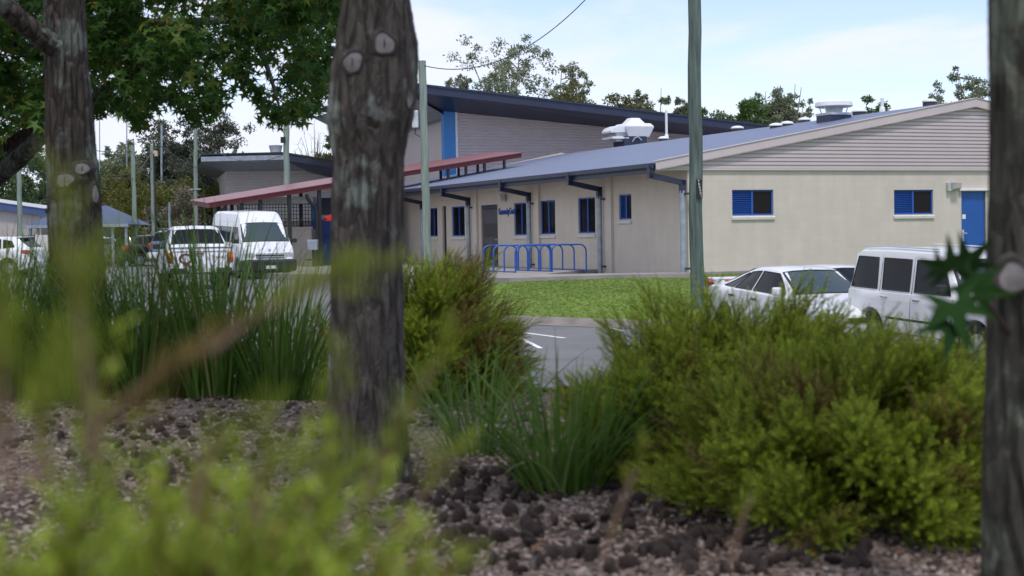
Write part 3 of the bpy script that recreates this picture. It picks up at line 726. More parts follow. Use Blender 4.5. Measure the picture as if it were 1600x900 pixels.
M['mulch'] = ground_mat('pale_mulch', [(.06,.042,.034), (.19,.15,.125), (.34,.29,.25)], 30, (55, 1.0, .02), .95, patch=(1.5, (.035,.025,.02), .8))

def rng_lin(*segs): return np.unique(np.concatenate([np.linspace(*s) for s in segs]))
sheet('ground', rng_lin((-500,-60,12),(-60,60,61),(60,500,12)), rng_lin((-40,10,26),(10,60,26),(60,120,16),(120,1500,12)), lambda X, Y: HPV(Y, X)-.16, M['ground'])
def hill_h(X, Y): return -2 + 19*np.exp(-((X+110)/90)**2)*smooth(Y, 300, 420) + 2*vnoise(X*.03, Y*.03)
M['hill'] = ground_mat('wooded_hill', [(.03,.05,.03), (.05,.075,.04), (.07,.09,.05)], .08, (.3, 1, 3))
sheet('hill', np.linspace(-330, 110, 70), np.linspace(290, 560, 40), hill_h, M['hill'])
sheet('car_park', np.linspace(-70, 40, 111), np.linspace(7.2, 96, 90), lambda X, Y: HPV(Y, X), M['asphalt'])
sheet('garden_bed', rng_lin((-14,-3,45),(-3,3.2,156),(3.2,9,24)), rng_lin((-4,1.5,28),(1.5,7,138),(7,18,45)), bed_h, M['mulch'])

# lawn between the kerb and the building, rising to the wall
K1, K2 = G(800, 503.5), G(1010, 511.5)
kd = (K2-K1)[:2]; kd /= np.linalg.norm(kd); kn = np.array([-kd[1], kd[0]])
def kpt(t, off=0.0):
    q = K1[:2] + kd*t + kn*off; return q
KT = np.linspace(-1.2, 26, 55)
far0 = np.array(wld(-4.2, 9.0, 0))[:2]; far1 = np.array(wld(26, -.0, 0))[:2]
def lawn_pt(i, r):
    a = kpt(KT[i], .16)
    s = (KT[i]-KT[0])/(KT[-1]-KT[0])
    bpt = np.array(wld(-6.0 + 32*s, .35, 0))[:2] if s > .0 else far0
    q = a*(1-r) + bpt*r
    z0 = hp(a[1]) + .125; z = z0*(1-r) + (-.04)*r + .16*math.sin(math.pi*r)*(1-r) + .015*float(vnoise(q[0], q[1]))
    return (q[0], q[1], z)
RR = np.linspace(0, 1, 30)
LG = np.array([[lawn_pt(i, r) for r in RR] for i in range(len(KT))])
m = MB(); m.grid(LG); lawn = tag(m.build('lawn', M['lawn'], smooth=179), kind='structure')
# apron in front of the side wall, under the racks
m = MB()
ap_ = [wld(-5.6, 2.6, -.052), wld(-2.4, 2.9, -.05), wld(-1.55, .9, -.05), wld(-1.2, -.4, -.05)]
def strip(poly, z):
    return [(p[0], p[1], z) for p in poly]
pth = [G(690, 433, -.02), G(750, 435, -.02), G(795, 436.2, -.02), G(960, 430.6, -.01), G(1078, 427.6, .0), G(1078, 425.4, .0), G(960, 428.0, -.01), G(850, 430.2, -.02)]
inner = [wld(-.6, 5.6, -.0), wld(-.02, 5.6, 0), wld(-.02, RL, 0), wld(-9, RL, 0), wld(-9, 12, 0)]
poly = strip(pth + inner, .012)
n = len(poly); m.add(poly + [(x, y, -.5) for x, y, z in poly], [list(range(n))] + [(i, (i+1) % n, n+(i+1) % n, n+i) for i in range(n)])
tag(m.build('footpath', M['concrete']), kind='structure')
m = MB(); q = [wld(-.35, -.12, .004), wld(20.4, -.12, .004), wld(20.4, -.002, .004), wld(-.35, -.002, .004)]
m.add([tuple(p) for p in q] + [(p[0], p[1], -.3) for p in q], [(0,1,2,3),(0,1,5,4),(1,2,6,5),(2,3,7,6),(3,0,4,7)])
tag(m.build('mowing_strip', M['concrete']), kind='structure')
# kerb: rounded concrete step with its gutter slab
m = MB(); prof = [(-.42,.008),(-.10,.012),(-.02,.10),(.03,.13),(.17,.135),(.17,-.25),(-.42,-.25)]
ts = np.linspace(-2.2, 26, 70); rows = []
for t in ts: rows.append([(*kpt(t, o), hp(kpt(t, o)[1]) + z + .004*math.sin(t*7)) for o, z in prof])
m.grid(np.array(rows)); tag(m.build('kerb', M['kerb'], smooth=40), kind='structure')
# parking lines
def ground_line(name, p, q, w, mat, lift=.006):
    p, q = np.array(p[:2]), np.array(q[:2]); d = q-p; l = np.linalg.norm(d); d /= l; nn = np.array([-d[1], d[0]])*w/2
    m = MB(); rows = []
    for t in np.linspace(0, l, max(2, int(l/.8))):
        c = p + d*t; rows.append([(*(c-nn), hp((c-nn)[1], (c-nn)[0])+lift), (*(c+nn), hp((c+nn)[1], (c+nn)[0])+lift)])
    m.grid(np.array(rows)); return tag(m.build(name, mat), kind='structure')
for i, (a, b) in enumerate((((806,518.5),(882,528.5)), ((948,511.5),(972,517.5)))): ground_line('parking_line', G(*a), G(*b), .11, M['paint'], .006+.002*i)
ground_line('parking_line', G(800, 522), G(845, 545), .1, M['paint'], .010)
bay = -VV[:2]; base = np.array(G(1500, 560)[:2])
for k in (0, 1): 
    p = base + U[:2]*2.6*k; ground_line('parking_line', p, p + VV[:2]*5.0, .1, M['paint'], .014)
for k in range(9):
    p = np.array([-21 + k*2.7, 66 + k*.9]); ground_line('parking_line', p, p + np.array([-1.6, 4.2]), .1, M['paint'], .014)
ground_line('yellow_line', (-10.5, 49.0), (-6.6, 51.0), .16, M['yellow'])

# ------------------------------------------------------------------ poles and wires
polew = pm('weathered_green_timber', (.085, .12, .10), .85, var=(6, .45), bump=(25, .6, .01))
polew2 = pm('pale_green_timber', (.20, .25, .205), .85, var=(5, .25), bump=(25, .5, .01))
def grain(m, sc=7):                          # long vertical grain streaks
    N, L = m.node_tree.nodes, m.node_tree.links
    mp = N.new('ShaderNodeMapping'); mp.inputs['Scale'].default_value = (3, 3, .22)
    tc = N.new('ShaderNodeTexCoord'); L.new(tc.outputs['Object'], mp.inputs['Vector'])
    for nd in N:
        if nd.type == 'TEX_NOISE': L.new(mp.outputs['Vector'], nd.inputs['Vector'])
grain(polew); grain(polew2)
def pole(label, px0, py0, px1, py1, Y, wpx, zb, mat=None, h=None, cat='pole', name='timber_pole', k=18):
    top, bot = P(px0, py0, Y), P(px1, py1, Y)
    d = (top-bot)/np.linalg.norm(top-bot); s = Y/F; r = wpx*s/2
    base = bot + d*((zb-bot[2])/d[2]); L_ = np.linalg.norm(top-base) + (h or 0)
    root = thing(name, label, cat, tuple(base))
    m = MB(); n = 14
    m.tube([d*L_*i/n + np.array([.012*math.sin(i*1.7)*r/.1, .01*math.cos(i*1.3), 0])*(0 < i < n) for i in range(n+1)], [r*(1.06-.12*i/n) for i in range(n+1)], k)
    m.build('shaft', mat or polew2, root, smooth=50)
    return root, base, d, L_, r
zA = hp(33)+.42
rA, bA, dA, LA, rrA = pole('thick weathered green timber pole standing on the lawn before the end wall', 1084.5, 0, 1089, 490, 33.5, 20.5, -.66, polew, h=4)
# black number tag
tagp = P(1093, 295, 33.5-.17) - bA
m = MB(); s = 33.3/F; 
for an in (0,): m.box(tagp[0]-4.6*s, tagp[0]+4.6*s, tagp[1]-.03, tagp[1]+.03, tagp[2]-15*s, tagp[2]+15*s)
tg = m.build('number_tag', M['black'], rA, bevel=.01)
for i, ch in enumerate('700001'):
    mt = mathutils.Matrix(((1,0,0,tagp[0]-1.6*s+i*.75*s),(0,0,-1,tagp[1]-.036),(0,1,0,tagp[2]+(11.5-4.6*i)*s),(0,0,0,1)))
    text_mesh('digit', ch, 5.4*s, M['white'], tg, mt, .002)
rB, bB, dB, LB, rrB = pole('slim pale green timber pole with side lamp, right of the big trunk', 659.5, 95, 668, 405, 52, 12.5, -.2)
pb_ = P(650, 186, 51.9)-bB
m = MB(); m.box(pb_[0]-.14, pb_[0]+.08, -.1, .1, pb_[2]-.3, pb_[2]+.3); m.build('lamp_box', M['galvlight'], rB, bevel=.03)
m = MB(); m.tube([(pb_[0]-.02,0,pb_[2]-.3),(pb_[0]-.05,0,pb_[2]-.5),(pb_[0]+.12,0,pb_[2]-.6)], .02, 6); m.build('cable', M['black'], rB)
rC, bC, dC, LC, rrC = pole('pale green timber pole rising behind the white minibus', 447, 170, 449, 420, 68, 9.5, -.05)
m = MB(); q = P(443, 219, 67.8)-bC; m.box(q[0]-.12, q[0]+.08, q[1]-.1, q[1]+.1, q[2]-.12, q[2]+.14); m.build('fitting', M['black'], rC)
rD, bD, dD, LD, rrD = pole('tallest pale green pole of the left group, above the white sedan', 207, 227, 211.5, 372, 72, 6.8, -.05)
rE, bE, dE, LE, rrE = pole('timber pole with small transformer box and black conduit', 237, 227, 239.5, 362, 80, 5.6, -.05)
q = P(243, 240, 80)-bE; m = MB(); m.box(q[0]-.11, q[0]+.11, -.12, .12, q[2]-.14, q[2]+.14); m.build('transformer_box', pm('tan_box', (.5,.36,.26), .6), rE)
m = MB(); m.tube([(q[0]-.07, -.1, q[2]), (q[0]-.02, -.1, .6)], .04, 6); m.build('conduit', M['black'], rE)
m = MB(); m.box(q[0]-.1, q[0]+.1, -.22, -.1, .3, 1.3); m.build('meter_box', M['galv'], rE)
rF, bF, dF, LF, rrF = pole('timber pole in front of the dark gum trees left of the pale block', 305.5, 200, 306, 366, 88, 6.5, -.05)
m = MB(); q = P(305.5, 296, 88)-bF; m.box(q[0]-.32, q[0]+.32, -.15, .15, q[2]-.02, q[2]+.05); m.build('cross_arm', M['galv'], rF)
rH, bH, dH, LH, rrH = pole('pale green timber pole at the far left before the beige building', 29.5, 262, 31.5, 370, 66, 7.6, -.05)
mastm = M['galv']
pole('thin grey light mast between the timber poles', 252.5, 195, 252.5, 292, 105, 3.4, 0, mastm, name='light_mast', cat='mast', k=8)
pole('very thin tall mast left of the timber poles', 198, 180, 198.5, 290, 110, 1.9, 0, mastm, h=2, name='light_mast', cat='mast', k=8)
pole('very thin mast nearest the left trunk', 155.5, 180, 156, 290, 110, 1.6, 0, mastm, h=2, name='light_mast', cat='mast', k=8)
pole('short grey post before the yellow green bushes', 264.5, 316, 265.5, 360, 84, 4.2, -.05, M['galv'], name='bollard_post', cat='post', k=8)
wirem = M['darkgrey']
def wire(label, a, b, sag, r=.012):
    a, b = np.array(a), np.array(b); pts = []
    for t in np.linspace(0, 1, 24): p = a*(1-t)+b*t; p[2] -= sag*4*t*(1-t); pts.append(p - a)
    m = MB(); m.tube(pts, r, 5, caps=False); o = m.build('overhead_wire', wirem, None, smooth=179); o.location = tuple(a); tag(o, label, 'wire')
topB = bB + dB*(LB-.15)
wire('long wire from the slim pole climbing over the gum tree to the top edge', topB, P(975, -70, 46), 1.25, .016)
wire('wire from the slim pole top sagging behind the trunk', topB, P(560, 60, 75), .5, .014)
topD, topE, topF = bD+dD*(LD-.3), bE+dE*(LE-.3), bF+dF*(LF-.3)
wire('upper wire linking the two middle left poles', topD - np.array([0,0,.9]), topE, .25, .016)
wire('wire running left from the tallest left pole', topD, P(60, 212, 66), .25, .018)
wire('lower wire running left from the middle pole', topD - np.array([0,0,1.3]), P(60, 246, 60), .3, .018)
wire('wire slanting down from the leaves to the gum pole', P(150, 140, 50), topF - np.array([0,0,2.0]), .3, .02)
wire('low wire crossing left of the transformer pole', topE - np.array([0,0,.9]), P(100, 262, 70), .4, .018)
wire('faint wire from pole behind minibus towards gum pole', bC + dC*(LC-2.0), topF, .9, .014)

# ------------------------------------------------------------------ fire hydrant on the lawn
p = G(1124, 462, -.45)
hy = thing('fire_hydrant', 'grey standpipe hydrant with two red valve heads on the lawn by the pole', 'hydrant', (p[0], p[1], -.47))
Yh = p[1]; s = Yh/F; zt = P(1122, 441, Yh)[2] + .47
m = MB(); m.lathe([(.10,0),(.10,.05),(.065,.06),(.06,zt+.05),(.075,zt+.06),(.07,zt+.1),(.02,zt+.12)], 14); m.tube([(-.2,0,zt),(.2,0,zt)], .055, 12); m.build('standpipe', M['galvlight'], hy, smooth=40)
for sx in (-1, 1):
    m = MB(); m.tube([(sx*.13,0,zt),(sx*.2,0,zt),(sx*.21,0,zt),(sx*.27,0,zt),(sx*.28,0,zt)], [.06,.06,.085,.085,.05], 12)
    m.tube([(sx*.2,0,zt-.06),(sx*.2,-.03,zt-.13)], .045, 10); m.build('valve_head', pm('hydrant_red', (.28,.02,.03), .45), hy, smooth=40)
    m = MB(); c = (sx*.34, 0, zt)
    ring = [(sx*.34, .085*math.cos(a), zt+.085*math.sin(a)) for a in np.linspace(0, 2*math.pi, 17)]
    m.tube(ring, .014, 6, caps=False); m.tube([(sx*.27,0,zt),(sx*.35,0,zt)], .018, 6); m.tube([(sx*.34,-.08,zt),(sx*.34,.08,zt)], .012, 6); m.build('hand_wheel', M['redbright'] if sx > 0 else pm('hydrant_wheel', (.2,.02,.03), .45), hy, smooth=60)
# ------------------------------------------------------------------ vehicles (local x forward, y left)
def carpaint(name, col, rough=.3, metal=0.0):
    m = pm(name, col, rough, metal, (1.2, .04), coat=.6)
    return m
CP = {'white': carpaint('white_car_paint', (.72,.73,.75)), 'cream': carpaint('off_white_car_paint', (.66,.66,.66), .4),
      'black': carpaint('black_car_paint', (.012,.013,.017), .2), 'slate': carpaint('slate_blue_car_paint', (.09,.13,.21), .25, .2)}
TYRE = pm('tyre_rubber', (.014,.014,.014), .85); RIM = pm('alloy_rim', (.45,.46,.48), .3, .7, (5, .1)); STEELRIM = pm('white_steel_rim', (.5,.5,.5), .5)
CGL = glassm('car_glass', (.006,.007,.009), .03, .16)
WGL = glassm('windscreen_glass', (.035,.055,.058), .03, .8)
TRIM = pm('black_car_trim', (.016,.016,.018), .6, var=(4, .2)); CHROME = pm('chrome_trim', (.6,.6,.62), .15, .9)
LENS = pm('clear_lamp_lens', (.55,.56,.58), .1, .3, (9, .3)); REDL = pm('red_lamp_lens', (.42,.015,.012), .15, coat=.5); AMB = pm('amber_lamp_lens', (.62,.16,.02), .15, coat=.5)
PLATE = pm('number_plate', (.62,.62,.56), .5)

class Car:
    def __init__(s, name, label, cat, spec, paint, group=None):
        s.sp = spec; s.root = thing(name, label, cat, group=group)
        s.L = spec['L']; s.paint = paint
        xs = set(np.linspace(-s.L/2, s.L/2, 61))
        for k in ('top', 'belt', 'w', 'wt'): xs |= {p[0] for p in spec[k]}
        s.wr = spec['wr']; s.R = s.wr + .055
        for xw in spec['wx']: xs |= set(xw + s.R*np.cos(np.linspace(0, math.pi, 19)))
        s.xs = np.array(sorted(x for x in xs if -s.L/2 <= x <= s.L/2))
        keep = [0]
        for i in range(1, len(s.xs)):
            if s.xs[i]-s.xs[keep[-1]] > .004: keep.append(i)
        s.xs = s.xs[keep]
        rows = [s.section(x) for x in s.xs]
        m = MB(); n = len(rows[0]); A = []
        for x, sec in zip(s.xs, rows):
            A.append([(x, -y, z) for y, z in sec] + [(x, y, z) for y, z in sec[::-1][1:-1]])
        A = np.array(A); k = A.shape[1]
        for i in range(len(A)-1): pass
        V = A.reshape(-1, 3); fs = [(i*k+j, i*k+(j+1) % k, (i+1)*k+(j+1) % k, (i+1)*k+j) for i in range(len(A)-1) for j in range(k)]
        fs += [list(range(k)), list(range((len(A)-1)*k, len(A)*k))[::-1]]
        m.add(V, fs); s.body = m.build('body', paint, s.root, smooth=32)
        for xw in spec['wx']:
            for sy in (1, -1): s.wheel(xw, sy)
    def I(s, k, x): return float(np.interp(x, [p[0] for p in s.sp[k]], [p[1] for p in s.sp[k]]))
    def section(s, x):
        zt, zb, w, wt = s.I('top', x), s.I('belt', x), s.I('w', x), s.I('wt', x); z0 = s.I('under', x)
        for xw in s.sp['wx']:
            d = abs(x-xw)
            if d < s.R: z0 = max(z0, s.wr + math.sqrt(max(s.R**2-d*d, 0))*.98)
        z0 = min(z0, zb-.1); gh = max(zt-zb, .012); wt = min(wt, w*.97)
        wb = w*.955; P_ = [(0, z0), (w*.9, z0), (w*.985, z0+.03), (w, z0+(zb-z0)*.45), (w*.992, z0+(zb-z0)*.75), (w*.975, zb-.02), (wb, zb)]
        for f, c in ((.1, 1), (.4, 1), (.8, 1), (.93, .97), (1.0, .86)):
            y = (wb + (wt-wb)*min(f/.85, 1))*c; P_.append((y, zb+gh*f))
        P_.append((0, zt+.018*min(1, gh*4)))
        return P_
    def sideY(s, x, z):
        sec = s.section(x); pts = sec[1:11]
        zs = [p[1] for p in pts]; ys = [p[0] for p in pts]
        return float(np.interp(z, zs, ys))
    def topZ(s, x, y):
        sec = s.section(x)[9:]; ys = [p[0] for p in sec][::-1]; zs = [p[1] for p in sec][::-1]
        return float(np.interp(abs(y), ys, zs))
    def side_patch(s, name, quad, mat, off=.006, n=5, both=True, label=None, thick=0.0):
        """quad: 4 corners (x,z) on the flank: bottom-rear, bottom-front, top-front, top-rear"""
        q = np.array(quad, float)
        for sy in ((1, -1) if both else (1,)):
            G_ = np.zeros((n, n, 3))
            for i in range(n):
                for j in range(n):
                    u, v = j/(n-1), i/(n-1)
                    p = (1-v)*((1-u)*q[0]+u*q[1]) + v*((1-u)*q[3]+u*q[2])
                    G_[i, j] = (p[0], sy*(s.sideY(p[0], p[1])+off), p[1])
            m = MB(); m.grid(G_); o = m.build(name, mat, s.root, smooth=179)
            if name == 'window':
                m = MB(); e = np.concatenate([G_[0], G_[1:, -1], G_[-1, ::-1][1:], G_[::-1, 0][1:]]); m.tube(e, .011, 5, caps=False); m.build('window_seal', TRIM, o, smooth=179)
            if label: o['label'] = label
    def top_patch(s, name, xa, xb, fa, fb, mat, off=.008, n=7, dx=0.0):
        """glass over the sloping top between stations xa, xb; fa/fb = share of the width used at each end"""
        G_ = np.zeros((n, n, 3))
        for i in range(n):
            for j in range(n):
                t = i/(n-1); x = xa+(xb-xa)*t; sec = s.section(x); ym = sec[10][0]*(fa+(fb-fa)*t)
                y = ym*(2*j/(n-1)-1); G_[i, j] = (x+dx, y, s.topZ(x, y)+off)
        m = MB(); m.grid(G_); g = m.build(name, mat, s.root, smooth=179)
        # black rubber seal framing the glass, a strip along each edge
        m = MB(); e = np.concatenate([G_[0], G_[1:, -1], G_[-1, ::-1][1:], G_[::-1, 0][1:]]); m.tube(e, .014, 5, caps=False); m.build('window_seal', TRIM, g, smooth=179)
    def box(s, name, x0, x1, y0, y1, z0, z1, mat, bevel=.01, mirror=False, parent=None):
        for sy in ((1, -1) if mirror else (1,)):
            m = MB(); m.box(x0, x1, min(sy*y0, sy*y1), max(sy*y0, sy*y1), z0, z1); o = m.build(name, mat, parent or s.root, bevel=bevel)
        return o
    def wheel(s, xw, sy):
        r = s.wr; w = .2; y = s.I('w', xw)-.02; c = (xw, 0, r)
        prof = [(r*.62, y-w), (r*.92, y-w), (r, y-w+.03), (r, y-.03), (r*.94, y), (r*.68, y-.005), (r*.62, y-.03)]
        m = MB(); m.lathe([(a, sy*b) for a, b in prof], 32, c, 'y', closed=True); t = m.build('wheel', TYRE, s.root, smooth=35)
        m = MB(); yy = sy*(y-.03); m.lathe([(r*.62, sy*(y-w+.02)), (r*.66, yy), (r*.60, yy), (r*.56, sy*(y-.09)), (.02, sy*(y-.09))], 32, c, 'y')
        ns = s.sp.get('spokes', 5)
        for k in range(ns):
            a = 2*math.pi*k/ns+.3; ca, sa = math.cos(a), math.sin(a); hw = r*.10
            V = [(xw+ca*rr-sa*t_, sy*(y-dd), r+sa*rr+ca*t_) for dd in (.075, .035) for rr, t_ in ((r*.08,-hw),(r*.6,-hw*.8),(r*.6,hw*.8),(r*.08,hw))]
            m.add(V, [(0,3,2,1),(4,5,6,7),(0,1,5,4),(1,2,6,5),(2,3,7,6),(3,0,4,7)])
        m.lathe([(r*.16, sy*(y-.08)), (r*.15, sy*(y-.03)), (.01, sy*(y-.028))], 14, c, 'y')
        m.build('rim', s.sp.get('rim', RIM), t, smooth=35)
    def mirrors(s, x, z, mat, wd=.2):
        for sy in (1, -1):
            y = s.sideY(x, z)
            m = MB(); m.box(x-.05, x+.06, min(sy*(y+.03), sy*(y+wd)), max(sy*(y+.03), sy*(y+wd)), z-.02, z+.13); m.build('wing_mirror', mat, s.root, bevel=.03)
    def handles(s, spots, mat=None):
        for x, z in spots: 
            for sy in (1, -1):
                y = s.sideY(x, z); m = MB(); m.box(x-.09, x+.09, min(sy*(y-.01), sy*(y+.03)), max(sy*(y-.01), sy*(y+.03)), z-.018, z+.018); m.build('door_handle', mat or TRIM, s.root, bevel=.008)
    def place(s, xy, head, z=None):
        """head: unit direction of the nose"""
        s.root.location = (xy[0], xy[1], hp(xy[1], xy[0]) + .006 if z is None else z)
        s.root.rotation_euler = (0, -math.atan2((hp(xy[1]+head[1], xy[0]+head[0])-hp(xy[1]-head[1], xy[0]-head[0]))/2, 1), math.atan2(head[1], head[0]))
        return s

def seam(c, pts, off=.004):
    """dark shut lines on both flanks"""
    for sy in (1, -1):
        m = MB()
        for a, b in zip(pts[:-1], pts[1:]):
            n = 5; P_ = [(a[0]+(b[0]-a[0])*i/n, a[1]+(b[1]-a[1])*i/n) for i in range(n+1)]
            m.tube([(x, sy*(c.sideY(x, z)), z) for x, z in P_], .006, 4)
        m.build('shut_line', TRIM, c.root)

# ---- boxy four-wheel drive wagon
S = dict(L=4.8, wr=.375, wx=(-1.55, 1.42), spokes=8, rim=STEELRIM,
  top=[(-2.4,.75),(-2.39,1.05),(-2.36,1.12),(-2.20,1.76),(-2.05,1.82),(-1,1.845),(.2,1.84),(.42,1.80),(.52,1.74),(.86,1.15),(.95,1.13),(2.1,1.07),(2.25,1.02),(2.29,.9),(2.4,.72)],
  belt=[(-2.4,.7),(-2.39,1.0),(-2.36,1.1),(-2.2,1.12),(.86,1.12),(.95,1.10),(2.1,1.03),(2.25,.98),(2.29,.85),(2.4,.70)],
  w=[(-2.4,.78),(-2.3,.88),(-2,.91),(1.9,.91),(2.25,.87),(2.29,.84),(2.4,.8)], wt=[(-2.4,.7),(-2.2,.77),(-1,.8),(.5,.79),(.9,.8),(2.4,.8)],
  under=[(-2.4,.5),(-1,.42),(1,.42),(2.0,.45),(2.4,.5)])
c = Car('wagon', 'boxy white four-wheel-drive wagon parked nose right behind the shrub', 'car', S, CP['cream']); PAT = c
for q in (((-2.22,1.15),(-1.38,1.15),(-1.42,1.68),(-2.08,1.68)), ((-1.22,1.15),(-.42,1.15),(-.42,1.68),(-1.24,1.68)), ((-.27,1.15),(.72,1.15),(.45,1.68),(-.27,1.68))): c.side_patch('window', q, CGL)
c.top_patch('windscreen', .82, .55, .96, .95, WGL)
seam(c, [(-.345,.5),(-.345,1.72)]); seam(c, [(-1.30,1.0),(-1.30,1.72)]); seam(c, [(.80,.55),(.80,1.1)])
c.handles([(-1.12,1.02),(-.18,1.02)], CHROME); c.mirrors(.62, 1.2, TRIM)
c.side_patch('side_moulding', ((-1.05,.66),(.9,.66),(.9,.70),(-1.05,.70)), TRIM, .01)
c.side_patch('swage_line', ((-2.2,.985),(1.0,.985),(1.0,.995),(-2.2,.995)), CP['white'], .008)
c.box('grille', 2.27, 2.31, -.5, .5, .72, .96, TRIM); c.box('bumper', 2.30, 2.46, -.86, .86, .46, .64, CP['cream'], .03)
for sy in (1, -1):
    m = MB(); m.box(2.26, 2.325, min(sy*.52, sy*.84), max(sy*.52, sy*.84), .71, .96); hb = m.build('lamp_surround', CHROME, c.root, bevel=.01)
    m = MB(); ring = [(.105, 2.33), (.095, 2.345), (.05, 2.36), (.01, 2.362)]
    m.add([(x, sy*.66+r_*math.cos(a), .835+r_*math.sin(a)) for r_, x in ring for a in np.linspace(0, 2*math.pi, 17)[:-1]], [(i*16+j, i*16+(j+1) % 16, (i+1)*16+(j+1) % 16, (i+1)*16+j) for i in range(3) for j in range(16)])
    m.build('headlight', LENS, c.root, smooth=60)
    m = MB(); m.box(2.18, 2.345, min(sy*.79, sy*.86), max(sy*.79, sy*.86), .72, .95); m.build('side_indicator', AMB, c.root, bevel=.01)
    m = MB(); m.box(2.44, 2.475, min(sy*.6, sy*.8), max(sy*.6, sy*.8), .53, .60); m.build('bumper_indicator', AMB, c.root)
m = MB(); m.box(-2.0, .2, -.72, -.68, 1.86, 1.88); m.box(-2.0, .2, .68, .72, 1.86, 1.88); m.build('drip_rail', CP['cream'], c.root)
c.box('mudguard_trim', 1.0, 1.02, .895, .925, .45, .8, TRIM, 0, True)
HEAD = np.array([.396, -.918])
HP_ = np.array([math.sin(R(19)), -math.cos(R(19))])
def place_by(car, px, py, Y, lx, ly, lz, head):
    """put the car so that its local point (lx,ly,lz) lies at distance Y under the given sight line"""
    p = P(px, py, Y); h = np.array(head); l = np.array([-h[1], h[0]])
    xy = p[:2] - h*lx - l*ly
    car.place(xy, head); return car
# near (right-hand) flank rear top corner of the wagon
place_by(PAT, 1338, 391, 26.6, -2.1, -.8, 1.8, HP_)

# ---- rounded white sedan
S = dict(L=4.86, wr=.31, wx=(-1.38, 1.38), spokes=7,
  top=[(-2.43,.55),(-2.41,.80),(-2.36,.96),(-2.1,1.03),(-1.72,1.06),(-1.62,1.08),(-.72,1.36),(-.5,1.395),(0,1.41),(.25,1.395),(.42,1.36),(1.18,.96),(1.3,.93),(2.1,.78),(2.32,.68),(2.43,.5)],
  belt=[(-2.43,.5),(-2.41,.75),(-2.36,.92),(-2.1,.97),(-1.6,.99),(0,.95),(1.18,.92),(1.3,.88),(2.1,.74),(2.32,.64),(2.43,.47)],
  w=[(-2.43,.62),(-2.3,.8),(-1.9,.89),(-1,.9),(1,.9),(1.9,.87),(2.25,.78),(2.43,.6)], wt=[(-2.43,.6),(-1.6,.68),(-.7,.61),(.3,.61),(1.2,.72),(2.43,.6)],
  under=[(-2.43,.34),(-2,.24),(2,.22),(2.43,.3)])
c = Car('sedan', 'rounded white sedan with small boot spoiler parked left of the boxy wagon', 'car', S, CP['white']); SED = c
c.side_patch('window', ((-.22,.985),(.98,.955),(.42,1.315),(-.2,1.335)), CGL); c.side_patch('window', ((-.98,.995),(-.30,.987),(-.28,1.335),(-.66,1.30)), CGL)
c.side_patch('window', ((-1.46,1.01),(-1.06,1.0),(-.74,1.285),(-.86,1.25)), CGL)
c.top_patch('windscreen', 1.14, .45, .98, .95, WGL); c.top_patch('rear_window', -1.58, -.76, .95, .93, CGL)
seam(c, [(-.26,.35),(-.26,.97)]); seam(c, [(1.02,.4),(1.02,.92)]); c.handles([(-.1,.82),(-1.05,.84)], TRIM); c.mirrors(.86, .97, CP['white'])
c.box('spoiler', -2.42, -2.16, -.74, .74, 1.07, 1.11, CP['white'], .015); c.box('spoiler_post', -2.36, -2.24, .55, .64, .98, 1.07, CP['white'], .01, True)
c.box('headlight', 2.12, 2.36, .42, .74, .60, .72, LENS, .03, True); c.box('tail_light', -2.43, -2.3, .4, .76, .68, .86, REDL, .03, True); c.box('grille', 2.36, 2.44, -.35, .35, .55, .64, TRIM, .02)
c.box('number_plate', 2.42, 2.45, -.19, .19, .38, .48, PLATE, 0)
for y in (-.36, .36):
    m = MB(); m.box(-.1, .05, y-.22, y+.22, .5, 1.12); m.box(-.08, .03, y-.12, y+.12, 1.13, 1.28); m.build('seat', TRIM, c.root, bevel=.04)
HS = np.array([math.sin(R(18)), -math.cos(R(18))])
place_by(SED, 1247, 427, 28.4, .0, 0, 1.425, HS)
# car behind it
S2 = dict(S); c = Car('sedan', 'white car mostly hidden between the sedan and the boxy wagon', 'car', S2, CP['white']); SD2 = c
c.side_patch('window', ((-.22,.985),(.98,.955),(.42,1.315),(-.2,1.335)), CGL); c.side_patch('window', ((-.98,.995),(-.30,.987),(-.28,1.335),(-.66,1.30)), CGL)
c.top_patch('windscreen', 1.14, .45, .98, .95, CGL); c.top_patch('rear_window', -1.58, -.76, .95, .93, CGL)
c.box('headlight', 2.12, 2.36, .42, .74, .60, .72, LENS, .03, True); c.box('tail_light', -2.43, -2.3, .4, .76, .68, .86, REDL, .03, True)
place_by(SD2, 1300, 423, 31.4, 0, 0, 1.425, HS); SD2.root.scale = (.93, .95, .89)

# ---- high-roofed minibus
S = dict(L=5.38, wr=.335, wx=(-1.45, 1.72), spokes=6, rim=STEELRIM,
  top=[(-2.69,.8),(-2.67,1.2),(-2.62,2.0),(-2.5,2.2),(-2.2,2.265),(-1,2.285),(.9,2.27),(1.15,2.24),(1.32,2.15),(1.62,1.86),(2.22,1.16),(2.30,1.12),(2.52,1.02),(2.62,.85),(2.69,.5)],
  belt=[(-2.69,.7),(-2.67,1.1),(-2.62,1.17),(1.6,1.17),(2.15,1.12),(2.30,1.06),(2.52,.95),(2.62,.78),(2.69,.45)],
  w=[(-2.69,.84),(-2.5,.93),(1.9,.94),(2.3,.92),(2.52,.87),(2.69,.78)], wt=[(-2.69,.75),(-2.5,.76),(1.1,.76),(1.3,.74),(2.0,.84),(2.3,.86),(2.69,.8)],
  under=[(-2.69,.35),(-1,.27),(1.5,.25),(2.4,.25),(2.69,.3)])
c = Car('minibus', 'white high-roofed minibus facing the camera beside the red walkway', 'minibus', S, CP['white']); VAN = c
c.side_patch('window', ((-2.45,1.22),(-1.15,1.22),(-1.15,1.74),(-2.4,1.74)), CGL); c.side_patch('window', ((-1.0,1.22),(.46,1.22),(.55,1.74),(-1.0,1.74)), CGL)
